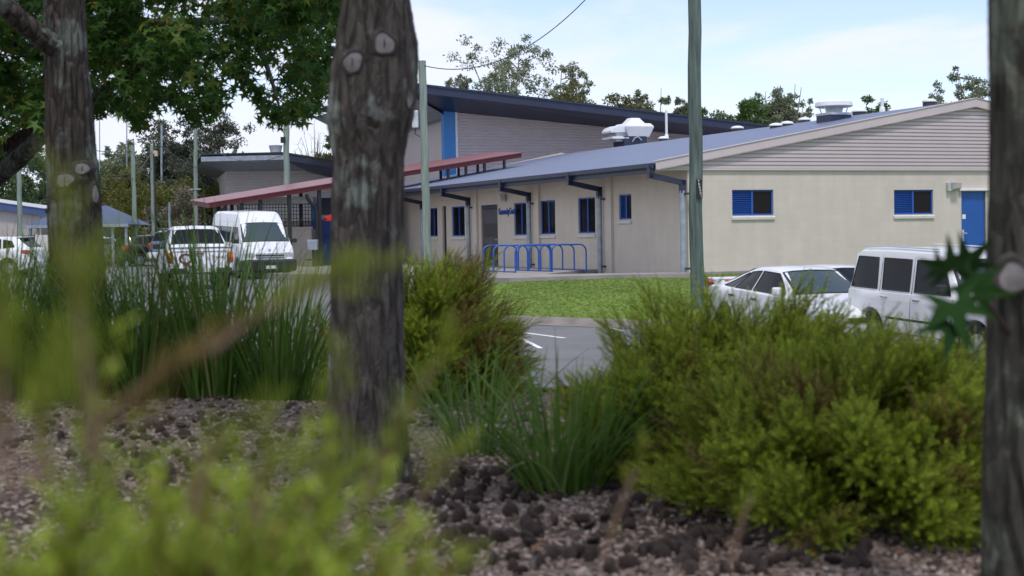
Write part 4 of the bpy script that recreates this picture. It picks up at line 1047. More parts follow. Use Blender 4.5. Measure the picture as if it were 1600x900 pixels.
c.side_patch('window', ((.78,1.22),(1.86,1.22),(1.38,1.74),(.82,1.74)), CGL)
c.top_patch('windscreen', 2.14, 1.60, .99, .99, WGL, .01)
seam(c, [(.66,.4),(.66,1.78)]); seam(c, [(1.98,.75),(1.95,1.15)]); seam(c, [(-1.08,.4),(-1.08,1.8)]); c.handles([(.85,1.02)], TRIM)
c.mirrors(1.95, 1.22, TRIM, .26)
c.side_patch('roof_swage', ((-2.4,1.93),(1.0,1.93),(1.0,1.945),(-2.4,1.945)), CP['cream'], .008)
c.box('bumper', 2.50, 2.74, -.90, .90, .24, .66, TRIM, .06); c.box('bumper', 2.2, 2.62, .80, .955, .26, .64, TRIM, .05, True)
c.box('grille', 2.575, 2.66, -.5, .5, .70, .86, TRIM, .02)
for z in (.72, .80): c.box('grille_bar', 2.63, 2.69, -.5, .5, z, z+.05, CHROME, .015)
c.box('headlight', 2.44, 2.645, .52, .84, .69, .90, LENS, .04, True); c.box('number_plate', 2.745, 2.76, -.19, .19, .34, .45, PLATE, 0)
m = MB(); m.lathe([(.06, 0), (.05, .01)], 16, (0, 0, 0), 'z'); o = m.build('emblem', CHROME, c.root); o.rotation_euler = (0, R(70), 0); o.location = (2.56, 0, .97)
c.box('wiper', 2.08, 2.12, -.6, .2, 1.255, 1.27, TRIM, 0)
HV = np.array([math.sin(R(24)), -math.cos(R(24))])
place_by(VAN, 423, 425, 51.5, 2.69, 0, .33, HV)

# ---- white dual-cab utility with hard cover
S = dict(L=5.0, wr=.36, wx=(-1.42, 1.55), spokes=6,
  top=[(-2.5,.7),(-2.48,1.08),(-2.44,1.15),(-1.95,1.17),(-1.90,1.19),(-1.22,1.66),(-1.1,1.72),(-.6,1.77),(.1,1.77),(.3,1.72),(1.1,1.16),(1.2,1.12),(2.1,1.02),(2.35,.9),(2.5,.6)],
  belt=[(-2.5,.65),(-2.48,1.03),(-2.44,1.08),(-1.9,1.1),(-1.2,1.1),(1.1,1.09),(1.2,1.05),(2.1,.95),(2.35,.82),(2.5,.55)],
  w=[(-2.5,.84),(-2.4,.89),(-1,.905),(1,.9),(2,.87),(2.5,.7)], wt=[(-2.5,.83),(-1.9,.82),(-1.2,.68),(.2,.66),(1.1,.78),(2.5,.7)],
  under=[(-2.5,.5),(-1,.42),(1.5,.38),(2.5,.4)])
c = Car('utility_truck', 'white dual-cab utility with tailgate emblem, seen from behind by the grass', 'utility truck', S, CP['white']); UTE = c
c.side_patch('window', ((-1.0,1.14),(-.25,1.14),(-.25,1.66),(-.92,1.66)), CGL); c.side_patch('window', ((-.15,1.14),(.88,1.14),(.32,1.66),(-.15,1.66)), CGL)
c.top_patch('windscreen', 1.06, .34, .98, .95, CGL); c.top_patch('rear_window', -1.80, -1.24, .93, .95, CGL, .012)
c.mirrors(.72, 1.15, TRIM, .24); seam(c, [(-.2,.5),(-.2,1.1)]); c.handles([(-.05,1.0),(-.85,1.0)], CHROME)
c.box('tail_light', -2.515, -2.36, .74, .895, .74, 1.04, AMB, .02, True); c.box('tail_light', -2.52, -2.40, .735, .90, .74, .90, REDL, .02, True)
c.box('deck_lid', -2.49, -1.92, -.83, .83, 1.165, 1.19, CP['white'], .012)
c.box('bumper', -2.62, -2.42, -.84, .84, .44, .60, TRIM, .03); c.box('bumper_step', -2.63, -2.6, -.42, .38, .47, .60, CHROME, .01)
c.box('number_plate', -2.645, -2.632, -.2, .2, .48, .59, PLATE, 0); c.box('tailgate_handle', -2.525, -2.49, -.1, .1, .98, 1.02, REDL, .005)
c.box('tailgate_seam', -2.502, -2.49, -.74, .74, 1.055, 1.065, TRIM, 0)
MAR = pm('maroon_decal', (.22,.03,.05), .5); GRY = pm('grey_decal', (.28,.27,.3), .5)
m = MB(); n = 28
for ry, rz, x in ((.19, .15, -2.506),):
    V = [(x, .40+ry*f*math.cos(a), .86+rz*f*math.sin(a)) for f in (1, .66) for a in np.linspace(0, 2*math.pi, n+1)[:-1]]
    m.add(V, [(j, (j+1) % n, n+(j+1) % n, n+j) for j in range(n)])
m.add([(-2.506,.48,.70),(-2.506,.22,.58),(-2.506,.34,.735)], [(0,1,2)]); m.build('emblem', MAR, c.root)
mt = mathutils.Matrix(((0,0,-1,-2.507),(-1,0,0,-.48),(0,1,0,.90),(0,0,0,1))); text_mesh('tailgate_lettering', 'Trends', .13, MAR, c.root, mt, .001)
mt = mathutils.Matrix(((0,0,-1,-2.507),(-1,0,0,0),(0,1,0,.84),(0,0,0,1))); text_mesh('tailgate_lettering', 'S', .2, GRY, c.root, mt, .001)
HU = np.array([-math.sin(R(17)), math.cos(R(17))])
place_by(UTE, 313, 393, 41.5, -2.5, 0, 1.07, HU)

# ---- hatchbacks, wagon and sedan across the car park
HB = dict(L=4.45, wr=.315, wx=(-1.3, 1.32), spokes=5,
  top=[(-2.22,.5),(-2.2,.8),(-2.15,.98),(-2.05,1.04),(-1.62,1.40),(-1.3,1.45),(-.3,1.47),(.2,1.44),(.5,1.36),(1.25,.98),(1.35,.95),(1.95,.82),(2.15,.68),(2.22,.5)],
  belt=[(-2.22,.45),(-2.2,.75),(-2.15,.93),(-2.05,1.0),(-1.3,.99),(1.25,.93),(1.35,.9),(1.95,.77),(2.15,.63),(2.22,.46)],
  w=[(-2.22,.65),(-2.05,.82),(-1.6,.87),(1.5,.87),(2,.78),(2.22,.6)], wt=[(-2.22,.6),(-1.6,.58),(.3,.62),(1.2,.72),(2.22,.6)], under=[(-2.22,.35),(-1.8,.22),(1.8,.2),(2.22,.28)])
def hatch(name, label, spec, paint, cat='car', group=None):
    c = Car(name, label, cat, spec, paint, group)
    c.side_patch('window', ((-.2,1.02),(1.02,.965),(.5,1.33),(-.18,1.39)), CGL); c.side_patch('window', ((-1.05,1.03),(-.28,1.02),(-.26,1.39),(-.98,1.37)), CGL); c.side_patch('window', ((-1.55,1.08),(-1.13,1.04),(-1.06,1.36),(-1.4,1.30)), CGL)
    c.top_patch('windscreen', 1.2, .54, .98, .95, CGL); c.top_patch('rear_window', -2.0, -1.66, .95, .95, CGL, .012)
    c.side_patch('tail_light', ((-2.14,.80),(-1.80,.86),(-1.86,.98),(-2.12,.96)), REDL, .012); c.box('headlight', 1.88, 2.12, .45, .72, .62, .74, LENS, .03, True)
    c.box('bumper', -2.28, -2.1, -.7, .7, .36, .60, paint, .05); c.mirrors(.85, 1.0, paint); c.handles([(-.1,.86),(-.95,.88)], paint); seam(c, [(-.24,.35),(-.24,1.0)])
    return c
MAZ = hatch('hatchback', 'white hatchback with red tail light, cut off by the left edge', HB, CP['white'])
MAZ.box('spoiler', -1.78, -1.5, -.56, .56, 1.44, 1.47, CP['white'], .012)
place_by(MAZ, 41, 398, 55, -2.0, .80, .92, np.array([-math.cos(R(5)), math.sin(R(5))]))
BLK = hatch('hatchback', 'black hatchback with boot spoiler next to the white sedan', HB, CP['black']); BLK.box('spoiler', -2.22, -1.98, -.6, .6, 1.08, 1.12, CP['black'], .012)
place_by(BLK, 193, 391, 70, -2.05, -.8, .9, np.array([math.cos(R(35)), math.sin(R(35))]))
S = dict(S); 
WS = dict(HB); c = Car('sedan', 'white sedan seen side-on past the left trunk', 'car', dict(SED.sp, spokes=8), CP['white'])
c.side_patch('window', ((-.22,.985),(.98,.955),(.42,1.315),(-.2,1.335)), CGL); c.side_patch('window', ((-.98,.995),(-.30,.987),(-.28,1.335),(-.66,1.30)), CGL)
c.top_patch('windscreen', 1.14, .45, .98, .95, CGL); c.top_patch('rear_window', -1.58, -.76, .95, .93, CGL); c.side_patch('tail_light', ((-2.36,.72),(-2.1,.74),(-2.1,.88),(-2.34,.86)), REDL, .012); c.mirrors(.86, .97, CP['white'])
place_by(c, 158, 394, 71.5, -2.35, -.8, .85, np.array([math.cos(R(33)), math.sin(R(33))])); WSD = c
WB = dict(HB, top=[(-2.22,.5),(-2.2,.9),(-2.16,1.1),(-1.9,1.56),(-1.7,1.62),(-.3,1.66),(.2,1.62),(.5,1.5),(1.25,1.08),(1.35,1.05),(1.95,.92),(2.15,.75),(2.22,.5)],
   belt=[(-2.22,.45),(-2.2,.8),(-2.16,1.02),(-1.3,1.07),(1.25,1.02),(1.35,1.0),(1.95,.87),(2.15,.7),(2.22,.46)])
c = Car('estate_car', 'slate blue estate car with red tail lights behind the white utility', 'car', WB, CP['slate'])
c.side_patch('window', ((-.2,1.1),(1.02,1.06),(.5,1.46),(-.18,1.56)), CGL); c.side_patch('window', ((-1.05,1.1),(-.28,1.1),(-.26,1.56),(-1.0,1.56)), CGL); c.side_patch('window', ((-1.9,1.12),(-1.13,1.1),(-1.08,1.55),(-1.75,1.5)), CGL)
c.top_patch('windscreen', 1.2, .54, .98, .95, CGL); c.top_patch('rear_window', -2.12, -1.93, .93, .93, CGL, .012); c.side_patch('tail_light', ((-2.16,.86),(-1.98,.86),(-1.98,1.12),(-2.1,1.12)), REDL, .012)
c.box('bumper', -2.3, -2.08, -.74, .74, .4, .68, CP['cream'], .05); c.box('tail_light', -2.2, -2.12, .5, .78, .86, 1.08, REDL, .02, True)
m = MB(); m.tube([(-1.6,.5,1.7),(.0,.5,1.71)], .02, 6); m.tube([(-1.6,-.5,1.7),(.0,-.5,1.71)], .02, 6); m.build('roof_rack', M['galvlight'], c.root)
place_by(c, 231, 392, 66, -2.2, .75, .98, np.array([math.cos(R(62)), math.sin(R(62))])); EST = c
WW = hatch('hatchback', 'white hatchback just showing between the left trunk and white sedan', HB, CP['white'])
place_by(WW, 168, 379, 80, 1.2, 0, .98, np.array([math.cos(R(-60)), math.sin(R(-60))]))
# ------------------------------------------------------------------ vegetation helpers
def norm(a): return a/(np.linalg.norm(a, axis=-1, keepdims=True)+1e-9)
def frames(d, rs):
    """rotation matrices (n,3,3) whose columns are x, y and z=d, with random roll"""
    d = norm(d); a = np.where(np.abs(d[:, 2:3]) < .9, np.array([[0,0,1.0]]), np.array([[1.0,0,0]]))
    x = norm(np.cross(a, d)); y = np.cross(d, x); an = rs.uniform(0, 2*np.pi, len(d))[:, None]
    x2 = x*np.cos(an)+y*np.sin(an); y2 = np.cross(d, x2)
    return np.stack([x2, y2, d], 2)
def instance(protoV, protoF, pos, rot, scale):
    n, k = len(pos), len(protoV)
    V = np.einsum('nij,kj->nki', rot, protoV)*scale[:, None, None] + pos[:, None, :]
    Fc = protoF[None] + (np.arange(n)*k)[:, None, None]
    return V.reshape(-1, 3), Fc.reshape(-1, protoF.shape[1])
def join(parts):
    V, Fs, off = [], [], 0
    for v, f in parts: V.append(v); Fs.append(f+off); off += len(v)
    return np.concatenate(V), np.concatenate(Fs)

# ---- heath sprig: a main stem with side twigs, each densely set with short needles
def sprig_proto(seed, nt=7, main=.125, twig=.055, dens=32, nl=.0085, nw=.0016):
    rs = np.random.default_rng(seed); V = []; Fq = []; tip = []
    def twigline(p, d, l, nn, t0, t1):
        d = d/np.linalg.norm(d); c = np.array([rs.normal(0,.25), rs.normal(0,.25), .25])
        for i in range(nn):
            t = (i+rs.uniform(0,1))/nn; q = p + d*l*t + c*l*.25*t*t
            dd = d + c*.5*t; dd /= np.linalg.norm(dd)
            a = np.cross(dd, [.3,.8,.5]); a /= np.linalg.norm(a); b = np.cross(dd, a); an = i*2.4+rs.uniform(-.4,.4)
            out = a*np.cos(an)+b*np.sin(an); nd = dd*.75+out*.66; nd /= np.linalg.norm(nd)
            sd = np.cross(nd, out); sd /= np.linalg.norm(sd)
            L_ = nl*rs.uniform(.75,1.2)*(1.0 if t < .85 else .75); W_ = nw*rs.uniform(.8,1.3); k = len(V)
            V.extend([q, q+nd*L_*.55+sd*W_*.5, q+nd*L_, q+nd*L_*.55-sd*W_*.5]); Fq.append([k,k+1,k+2,k+3])
            tip.extend([t0+(t1-t0)*t]*4)
        for sgn in (a, b):                    # woody stem as two crossed slivers
            k = len(V); e = p+d*l+c*l*.25; w_ = .0009
            V.extend([p-sgn*w_, p+sgn*w_, e+sgn*w_*.4, e-sgn*w_*.4]); Fq.append([k,k+1,k+2,k+3]); tip.extend([0]*4)
    z = np.array([0,0,1.0]); twigline(np.zeros(3), z, main, int(dens*1.3), .15, 1.0)
    for j in range(nt):
        t = .15+.7*j/nt; an = j*2.4+rs.uniform(-.5,.5); d = np.array([np.cos(an)*.5, np.sin(an)*.5, .9])
        twigline(z*main*t, d, twig*(1.15-.5*t)*rs.uniform(.8,1.2), dens, .2, 1.0)
    return np.array(V), np.array(Fq), np.array(tip)
SPR = [sprig_proto(i) for i in range(5)]
SPR_LOW = [sprig_proto(20+i, nt=5, main=.11, twig=.05, dens=14, nl=.013, nw=.0034) for i in range(3)]
heath = leafm('heath_needles', [(.16,.245,.014), (.24,.33,.018), (.13,.205,.012), (.32,.39,.028), (.24,.20,.028)], .5, .45,
              tint=[(0,(.13,.06,.022)), (.12,(.09,.10,.012)), (.5,(.17,.28,.018)), (1,(.46,.56,.05))])
heath_b = leafm('heath_needles_bronze', [(.17,.10,.025), (.15,.13,.022), (.22,.12,.035)], .5, .3, tint=[(0,(.13,.05,.03)), (.5,(.18,.12,.03)), (1,(.26,.24,.04))])
heath_y = leafm('young_heath_needles', [(.20,.29,.02), (.27,.35,.028), (.17,.26,.018), (.32,.36,.04)], .5, .45, tint=[(0,(.15,.08,.03)), (.15,(.15,.19,.02)), (1,(.38,.48,.05))])
wood = pm('twig_bark', (.07,.045,.033), .85, var=(30,.3))
def shrub(name, label, base, rx, ry, rz, nb, per, seed, protos=None, lean=(0,0,0), scale=1.0, bronze=.2, zlow=.05, start=.4, skipfn=None, cat='shrub', group=None, leaf=None):
    rs = np.random.default_rng(seed); protos = protos or SPR
    root = thing(name, label, cat, tuple(base), group=group)
    az = rs.uniform(0, 2*np.pi, nb); el = np.arcsin(rs.uniform(zlow, 1, nb)); lump = rs.uniform(.72, 1.08, nb)
    D = np.stack([np.cos(el)*np.cos(az)*rx, np.cos(el)*np.sin(az)*ry, np.sin(el)*rz], 1)*lump[:, None]
    D += np.array(lean)[None]*np.linalg.norm(D, axis=1)[:, None]
    pos, dirs, br = [], [], []; st = MB()
    for i in range(nb):
        tipp = D[i]; c = tipp*.5 + np.array([0,0,.10*rz]) + rs.normal(0,.03,3)*rx; s0 = np.array([rs.normal(0,.03), rs.normal(0,.03), -.02])
        if i % 3 == 0:
            tt = np.linspace(0,1,6)[:,None]; st.tube((1-tt)**2*s0+2*tt*(1-tt)*c+tt**2*tipp, [.007,.006,.005,.004,.003,.002], 5, caps=False)
        t = rs.uniform(start, 1.0, per)[:, None]**.75; b_ = rs.random() < bronze
        q = (1-t)**2*s0+2*t*(1-t)*c+t**2*tipp; tg = norm(2*(1-t)*(c-s0)+2*t*(tipp-c))
        d = tg*1.0 + rs.normal(0,.22,(per,3)) + np.array([.16+lean[0]*.5, lean[1]*.5, .34]); q = q + rs.normal(0,.018,(per,3))
        ok = q[:,2] > .0
        pos.append(q[ok]); dirs.append(d[ok]); br += [b_ and rs.random() < .8 for _ in range(ok.sum())]
    pos = np.concatenate(pos); dirs = np.concatenate(dirs); br = np.array(br)
    st.build('stem', wood, root, smooth=179)
    for bz, mat, nm in ((False, leaf or heath, 'foliage'), (True, heath_b, 'foliage')):
        parts = []; tips = []
        pick = np.where(br == bz)[0]
        for k, pr in enumerate(protos):
            idx = pick[k::len(protos)]
            if len(idx) == 0: continue
            parts.append(instance(pr[0], pr[1], pos[idx], frames(dirs[idx], rs), scale*rs.uniform(.75,1.35,len(idx)))); tips.append(np.tile(pr[2], len(idx)))
        if parts:
            V, Fq = join(parts); o = mesh_np(nm, V, Fq, mat, root, {'tip': np.concatenate(tips)})
            if bz: o['label'] = 'bronze tinted older sprays of the shrub'
    return root

def gxy(px, py, z=.5): p = G(px, py, z); return float(p[0]), float(p[1])
# right shrub: two plants grown together read as one wide mound; its neighbour at the centre
x, y = .61, 4.1
shrub('heath_shrub', 'feathery yellow-green shrub mound in front of the rounded white sedan', (x, y, bedz(x, y)-.02), .50, .40, .385, 180, 15, 11, lean=(.05,0,.0), bronze=.12, scale=1.15)
x, y = .82, 3.45
shrub('heath_shrub', 'larger feathery yellow-green shrub mound against the right trunk, below the boxy wagon', (x, y, bedz(x, y)-.02), .43, .46, .325, 190, 15, 15, lean=(.08,0,.0), bronze=.12, scale=1.1)
x, y = -.36, 6.15
shrub('heath_shrub', 'feathery yellow-green shrub half hidden behind the big central trunk', (x, y, bedz(x, y)-.02), .33, .40, .49, 115, 15, 12, lean=(.06,0,.0), bronze=.3, scale=1.15)
x, y = -.75, 8.2
shrub('heath_shrub', 'low light green shrub between grasses and central trunk beneath the minibus', (x, y, .0), .5, .4, .86, 70, 16, 13, SPR_LOW, bronze=.1)
# close blurred shrub at lower left, tips rising to the lens height
x, y = -.185, .66
NEAR = shrub('heath_shrub', 'blurred yellow-green shrub with bronze shoots very near the camera at lower left', (x, y, .50), .27, .17, .449, 140, 10, 14, SPR_LOW, bronze=.16, zlow=.5, start=.45, leaf=heath_y)
x, y = -.28, 1.15
shrub('heath_shrub', 'second blurred light green shrub just beyond the nearest blurred one', (x, y, .50), .38, .25, .345, 95, 9, 24, SPR_LOW, bronze=.12, zlow=.3, start=.4, leaf=heath_y)
# long shoots standing above it
redstem = pm('reddish_stem', (.10,.055,.03), .7)
def shoots(root, lst, seed):
    rs = np.random.default_rng(seed); b0 = np.array(root.location)
    for a, b, n, brz in lst:
        a, b = np.array(a)-b0, np.array(b)-b0; t = np.linspace(0,1,8)[:,None]; c = (a+b)/2+np.array([0,0,.01])
        st = MB(); st.tube((1-t)**2*a+2*t*(1-t)*c+t**2*b, np.linspace(.0022,.001,8), 5, caps=False); so_ = st.build('shoot', redstem, root, smooth=179)
        n = max(4, int(n*.75)); tt = rs.uniform(.05,1,n)[:,None]; q = (1-tt)**2*a+2*tt*(1-tt)*c+tt**2*b; d = norm(b-a)[None]*1.1+rs.normal(0,.3,(n,3))
        pr = SPR_LOW[rs.integers(0,3)]; V, Fq = instance(pr[0], pr[1], q, frames(d, rs), rs.uniform(.16,.30,n))
        mesh_np('foliage', V, Fq, heath_b if brz else heath_y, so_, {'tip': np.tile(pr[2], n)})
def pt(px, py, Y): return tuple(P(px, py, Y))
shoots(NEAR, [
    (pt(130,690,.62), pt(330,545,.64), 16, 1), (pt(330,550,.64), pt(545,430,.68), 20, 0), (pt(150,720,.52), pt(105,372,.54), 26, 0),
    (pt(20,760,.5), pt(-10,470,.52), 18, 0), (pt(560,800,.7), pt(690,560,.72), 16, 0), (pt(480,800,.7), pt(545,600,.72), 14, 0),
    (pt(620,840,.8), pt(735,690,.82), 10, 0), (pt(300,800,.6), pt(350,690,.62), 12, 0), (pt(60,760,.5), pt(70,610,.52), 12, 0), (pt(400,820,.6), pt(420,690,.62), 12, 0),
    (pt(940,880,1.0), pt(995,735,1.02), 5, 0), (pt(1140,890,1.05), pt(1175,775,1.06), 3, 0)], 5)

# ---- strappy tufts
def blades(rs, n, r0, hmin, hmax, w, spread, seg=6, droop=1.0):
    V = []; Fq = []
    for i in range(n):
        an = rs.uniform(0, 2*np.pi); rr = r0*np.sqrt(rs.random()); p = np.array([np.cos(an)*rr, np.sin(an)*rr, 0]); an2 = an+rs.normal(0,.5)
        out = np.array([np.cos(an2), np.sin(an2), 0]); h = rs.uniform(hmin, hmax); sp = spread*rs.uniform(.15,1)**1.2; sd = np.array([-out[1], out[0], 0])
        tw = rs.uniform(-.8,.8); sd = sd*np.cos(tw)+out*np.sin(tw); dr = droop*rs.uniform(.2,1)
        k = len(V)
        for j in range(seg+1):
            t = j/seg; c = p + out*h*sp*(t*.55+.45*t*t) + np.array([0,0,h*(t-.42*dr*sp*t**2.6)])
            ww = w*(1-.9*t**2.2)*rs.uniform(.9,1.1); V += [c-sd*ww/2, c+sd*ww/2]
        for j in range(seg): Fq.append([k+2*j, k+2*j+1, k+2*j+3, k+2*j+2])
    return np.array(V), np.array(Fq)
grassm = leafm('strappy_leaf', [(.045,.105,.014), (.07,.15,.018), (.10,.19,.028), (.06,.125,.016), (.20,.20,.07)], .4, .3, spec=.45)
dietm = leafm('iris_leaf', [(.06,.125,.018), (.09,.17,.024), (.13,.22,.045), (.07,.14,.018), (.20,.24,.09)], .5, .4, spec=.18)
spots = []
rs0 = np.random.default_rng(3)
for px, Y in ((-40,6.5),(12,6.3),(60,6.7),(118,6.25),(172,6.55),(228,6.25),(282,6.6),(335,6.25),(388,6.6),(436,6.3),(478,6.8),(20,7.4),(200,7.5),(310,7.5),(405,7.4),(250,7.0),(90,7.3),(150,7.1),(360,7.0)):
    spots.append((P(px, 600, Y)[0], Y))
GP = []
for v in range(4):
    rs = np.random.default_rng(40+v); GP.append(blades(rs, 170, .11, .5, .88, .010, .62))
LABS = 'tufts of long strappy dark green grass between the left trunk and central trunk'
protos_g = []
for i, (x, y) in enumerate(spots):
    root = thing('grass_clump', 'tall strappy dark green grass clump in the dense row left of the central trunk', 'grass clump', (x, y, bedz(x, y)-.02), rs0.uniform(0,6.28), 'strappy grass clumps along the bed edge')
    if i < 4:
        o = mesh_np('leaf_blades', GP[i][0], GP[i][1], grassm, root); protos_g.append(o)
    else:
        o = protos_g[i % 4].copy(); COL.objects.link(o); o.parent = root
    sc = rs0.uniform(.86, 1.12); root.scale = (1.05, 1.05, sc)
    if y > 7.05: root.scale = (1, 1, 1.25)
rs = np.random.default_rng(77)
petal = pm('white_petal', (.75,.74,.72), .6)
def iris(label, x, y, n, h0, h1, spread, seed, flowers=0):
    rs = np.random.default_rng(seed); root = thing('iris_clump', label, 'iris clump', (x, y, bedz(x, y)-.02))
    V, Fq = blades(rs, n, .10, h0, h1, .0085, spread, 7, 1.3); mesh_np('leaf_blades', V, Fq, dietm, root)
    return root
x, y = gxy(880, 778); ir1 = iris('strappy green iris clump with broad blades at the centre of the bed', x, y+.05, 170, .22, .45, 1.2, 5)
x, y = gxy(745, 715); ir2 = iris('lower iris clump with one white flower beside the central trunk', x, y+.15, 80, .22, .42, 1.1, 6)
x, y = gxy(985, 760); ir3 = iris('small arching iris tuft with pale drooping blades against the right shrub', x, y+.05, 30, .2, .34, 1.5, 8)
x, y = gxy(690, 640); ir4 = iris('thin iris tuft on the pale mulch behind the central trunk', x, y, 30, .2, .4, 1.2, 9)
fp = P(771, 664, ir2.location[1]-.1) - np.array(ir2.location)
m = MB(); m.tube([(fp[0]*.4, fp[1]*.4, 0), tuple(fp*np.array([.8,.8,.6])), tuple(fp)], .002, 5); m.build('flower_stalk', wood, ir2)
m = MB()
for k in range(6):
    a = k*math.pi/3; ca, sa = math.cos(a), math.sin(a); L_ = .03 if k % 2 else .024; wv = .011
    V = [fp + np.array(q) for q in ((0,0,0), (ca*L_*.5-sa*wv, sa*L_*.5+ca*wv, .006), (ca*L_, sa*L_, -.004), (ca*L_*.5+sa*wv, sa*L_*.5-ca*wv, .006))]
    m.add(V, [(0,1,2,3)])
m.build('flower', petal, ir2)

# ---- bed litter: wood chips, spiky seed balls, dry leaves
def star_leaf():
    """five-lobed leaf outline as a fan, gently folded; unit size"""
    pts = []
    lobes = [(-120,.72),(-58,.9),(0,1.0),(58,.9),(120,.72)]
    pts.append((0,-.12))
    seq = []
    for i, (a, l) in enumerate(lobes):
        if i: am = (lobes[i-1][0]+a)/2; seq.append((am, .34))
        seq += [(a-9, l*.62), (a, l), (a+9, l*.62)]
    V = [(0,0,0)]
    for a, l in seq: V.append((l*math.sin(R(a)), l*math.cos(R(a)), -.22*l*l))
    n = len(V); Ft = [(0,i,i+1) for i in range(1, n-1)]
    return np.array(V)*.5, np.array(Ft)
SLV, SLF = star_leaf()
rs = np.random.default_rng(21)
n = 26000
Yc = 2.6 + 4.4*rs.random(n)**1.25; Xc = rs.uniform(-.40, .36, n)*Yc*1.05
ok = Yc < bed_edge(Xc)+.2; Xc, Yc = Xc[ok], Yc[ok]; Zc = bed_h(Xc, Yc)+.002; n = len(Xc)
chip = np.array([[-.5,-.5,0],[.5,-.5,0],[.42,.5,0],[-.42,.5,0],[-.45,-.45,1],[.45,-.42,1],[.40,.45,1],[-.36,.42,1]], float)
chf = np.array([[4,5,6,7],[0,1,5,4],[1,2,6,5],[2,3,7,6],[3,0,4,7]])
sz = np.stack([rs.uniform(.004,.010,n), rs.uniform(.006,.022,n), rs.uniform(.002,.006,n)], 1)
an = rs.uniform(0, 6.28, n); rot = frames(np.stack([rs.normal(0,.3,n), rs.normal(0,.3,n), np.ones(n)], 1), rs)
Vl = chip[None]*sz[:, None, :]; V = np.einsum('nij,nkj->nki', rot, Vl) + np.stack([Xc, Yc, Zc], 1)[:, None]
chipm = leafm('mulch_chips', [(.11,.07,.052), (.22,.165,.135), (.36,.30,.26), (.14,.09,.065), (.26,.20,.165), (.06,.036,.027), (.04,.026,.02)], .9, .0)
tag(mesh_np('wood_chips', V.reshape(-1,3), (chf[None]+(np.arange(n)*8)[:,None,None]).reshape(-1,4), chipm), 'pale wood chip mulch scattered over the garden bed', 'mulch', kind='stuff')
# seed ball: little sphere set with spikes
def ball_mesh():
    k = 46; i = np.arange(k)+.5; ph = np.arccos(1-2*i/k); th = np.pi*(1+5**.5)*i
    D = np.stack([np.cos(th)*np.sin(ph), np.sin(th)*np.sin(ph), np.cos(ph)], 1); m = MB()
    m.lathe([(.15*math.sin(a)*.1+.0105*math.sin(a), -.0105*math.cos(a)) for a in np.linspace(.2, math.pi-.2, 6)], 10)
    for d in D:
        a = np.cross(d, [.3,.5,.8]); a /= np.linalg.norm(a); b = np.cross(d, a); w_ = .0028
        m.add([d*.009+a*w_, d*.009-a*.5*w_+b*w_*.86, d*.009-a*.5*w_-b*w_*.86, d*.0175], [(0,1,3),(1,2,3),(2,0,3)])
    return m
ballm = pm('dark_seed_ball', (.028,.016,.012), .9, var=(60,.4))
bo = ball_mesh().build('seed_ball', ballm); bme = bo.data
pos = []
def scatter(n, px0, px1, py0, py1, cl=0):
    k = 0
    while k < n:
        px, py = rs.uniform(px0, px1), rs.uniform(py0, py1); p = G(px, py, .5)
        if any((p[0]-q[0])**2+(p[1]-q[1])**2 < .024**2 for q in pos): k += .02; continue
        if cl and rs.random() > .5+.5*math.sin(px*.035+py*.05)*math.sin(py*.06-px*.02): continue
        pos.append((p[0], p[1], bedz(p[0], p[1])+.010)); k += 1
scatter(165, 620, 1380, 775, 900, 1); scatter(60, 200, 420, 650, 780, 1); scatter(40, 60, 640, 625, 760); scatter(50, 640, 1000, 740, 790)
pos.sort(key=lambda p: p[1])
for i, p in enumerate(pos[:300]):
    o = bo if i == 0 else bo.copy()
    if i: COL.objects.link(o)
    o.location = p; s = rs.uniform(.55, .9); o.scale = (s, s, s); o.rotation_euler = tuple(rs.uniform(0, 6, 3))
    tag(o, 'dark brown spiky seed ball lying among the others on the mulch', 'seed ball', 'spiky seed balls on the mulch')
rest = np.array(pos[300:] + [(x_, y_, bedz(x_, y_)+.008) for x_, y_ in zip(rs.uniform(-2.2, .2, 200), rs.uniform(4.6, 6.4, 200))])
bv = np.array([v.co[:] for v in bme.vertices]); 
m = MB(); fl = [list(p.vertices) for p in bme.polygons]
for p in rest: m.add(bv*rs.uniform(.55,.85)+p, fl)
tag(m.build('seed_ball_litter', ballm, recalc=False), 'further dark seed balls strewn over the shaded mulch', 'litter', kind='stuff')
dry = leafm('dry_leaf', [(.22,.09,.035), (.30,.15,.07), (.16,.07,.035), (.36,.20,.12)], .8, .1)
for px, py, s, lab in ((1040,812,.05,'curled tan dry leaf on the mulch by the right shrub corner'), (845,866,.06,'pale tan dry leaf on mulch at the bottom centre'), (1405,880,.04,'brown dry leaf beside the orange scrap'),
                     (902,803,.035,'small upright tan leaf below the iris clump'), (720,805,.035,'small dry leaf near the foot of the central trunk'), (955,820,.03,'little reddish leaf between seed balls')):
    p = G(px, py, .5); o = mesh_np('dry_leaf', SLV*s*np.array([1,.8,2.2]), SLF, dry); o.location = (p[0], p[1], bedz(p[0], p[1])+.022); o.rotation_euler = (rs.uniform(-.5,.5), rs.uniform(-.5,.5), rs.uniform(0,6)); tag(o, lab, 'leaf', 'dry leaves on the mulch')
p = G(1270, 877, .5); m = MB(); m.add([(-.005,-.004,0),(.006,-.003,.002),(.005,.004,.005),(-.004,.004,.006)], [(0,1,2,3)]); o = m.build('orange_scrap', pm('orange_plastic', (.7,.14,.02), .5), solid=.002); o.location = (p[0], p[1], bedz(p[0], p[1])+.008); tag(o, 'tiny bright orange scrap on the mulch under the right shrub', 'scrap')
nd = 700; Yc = rs.uniform(2.8, 6.5, nd); Xc = rs.uniform(-.38,.3,nd)*Yc
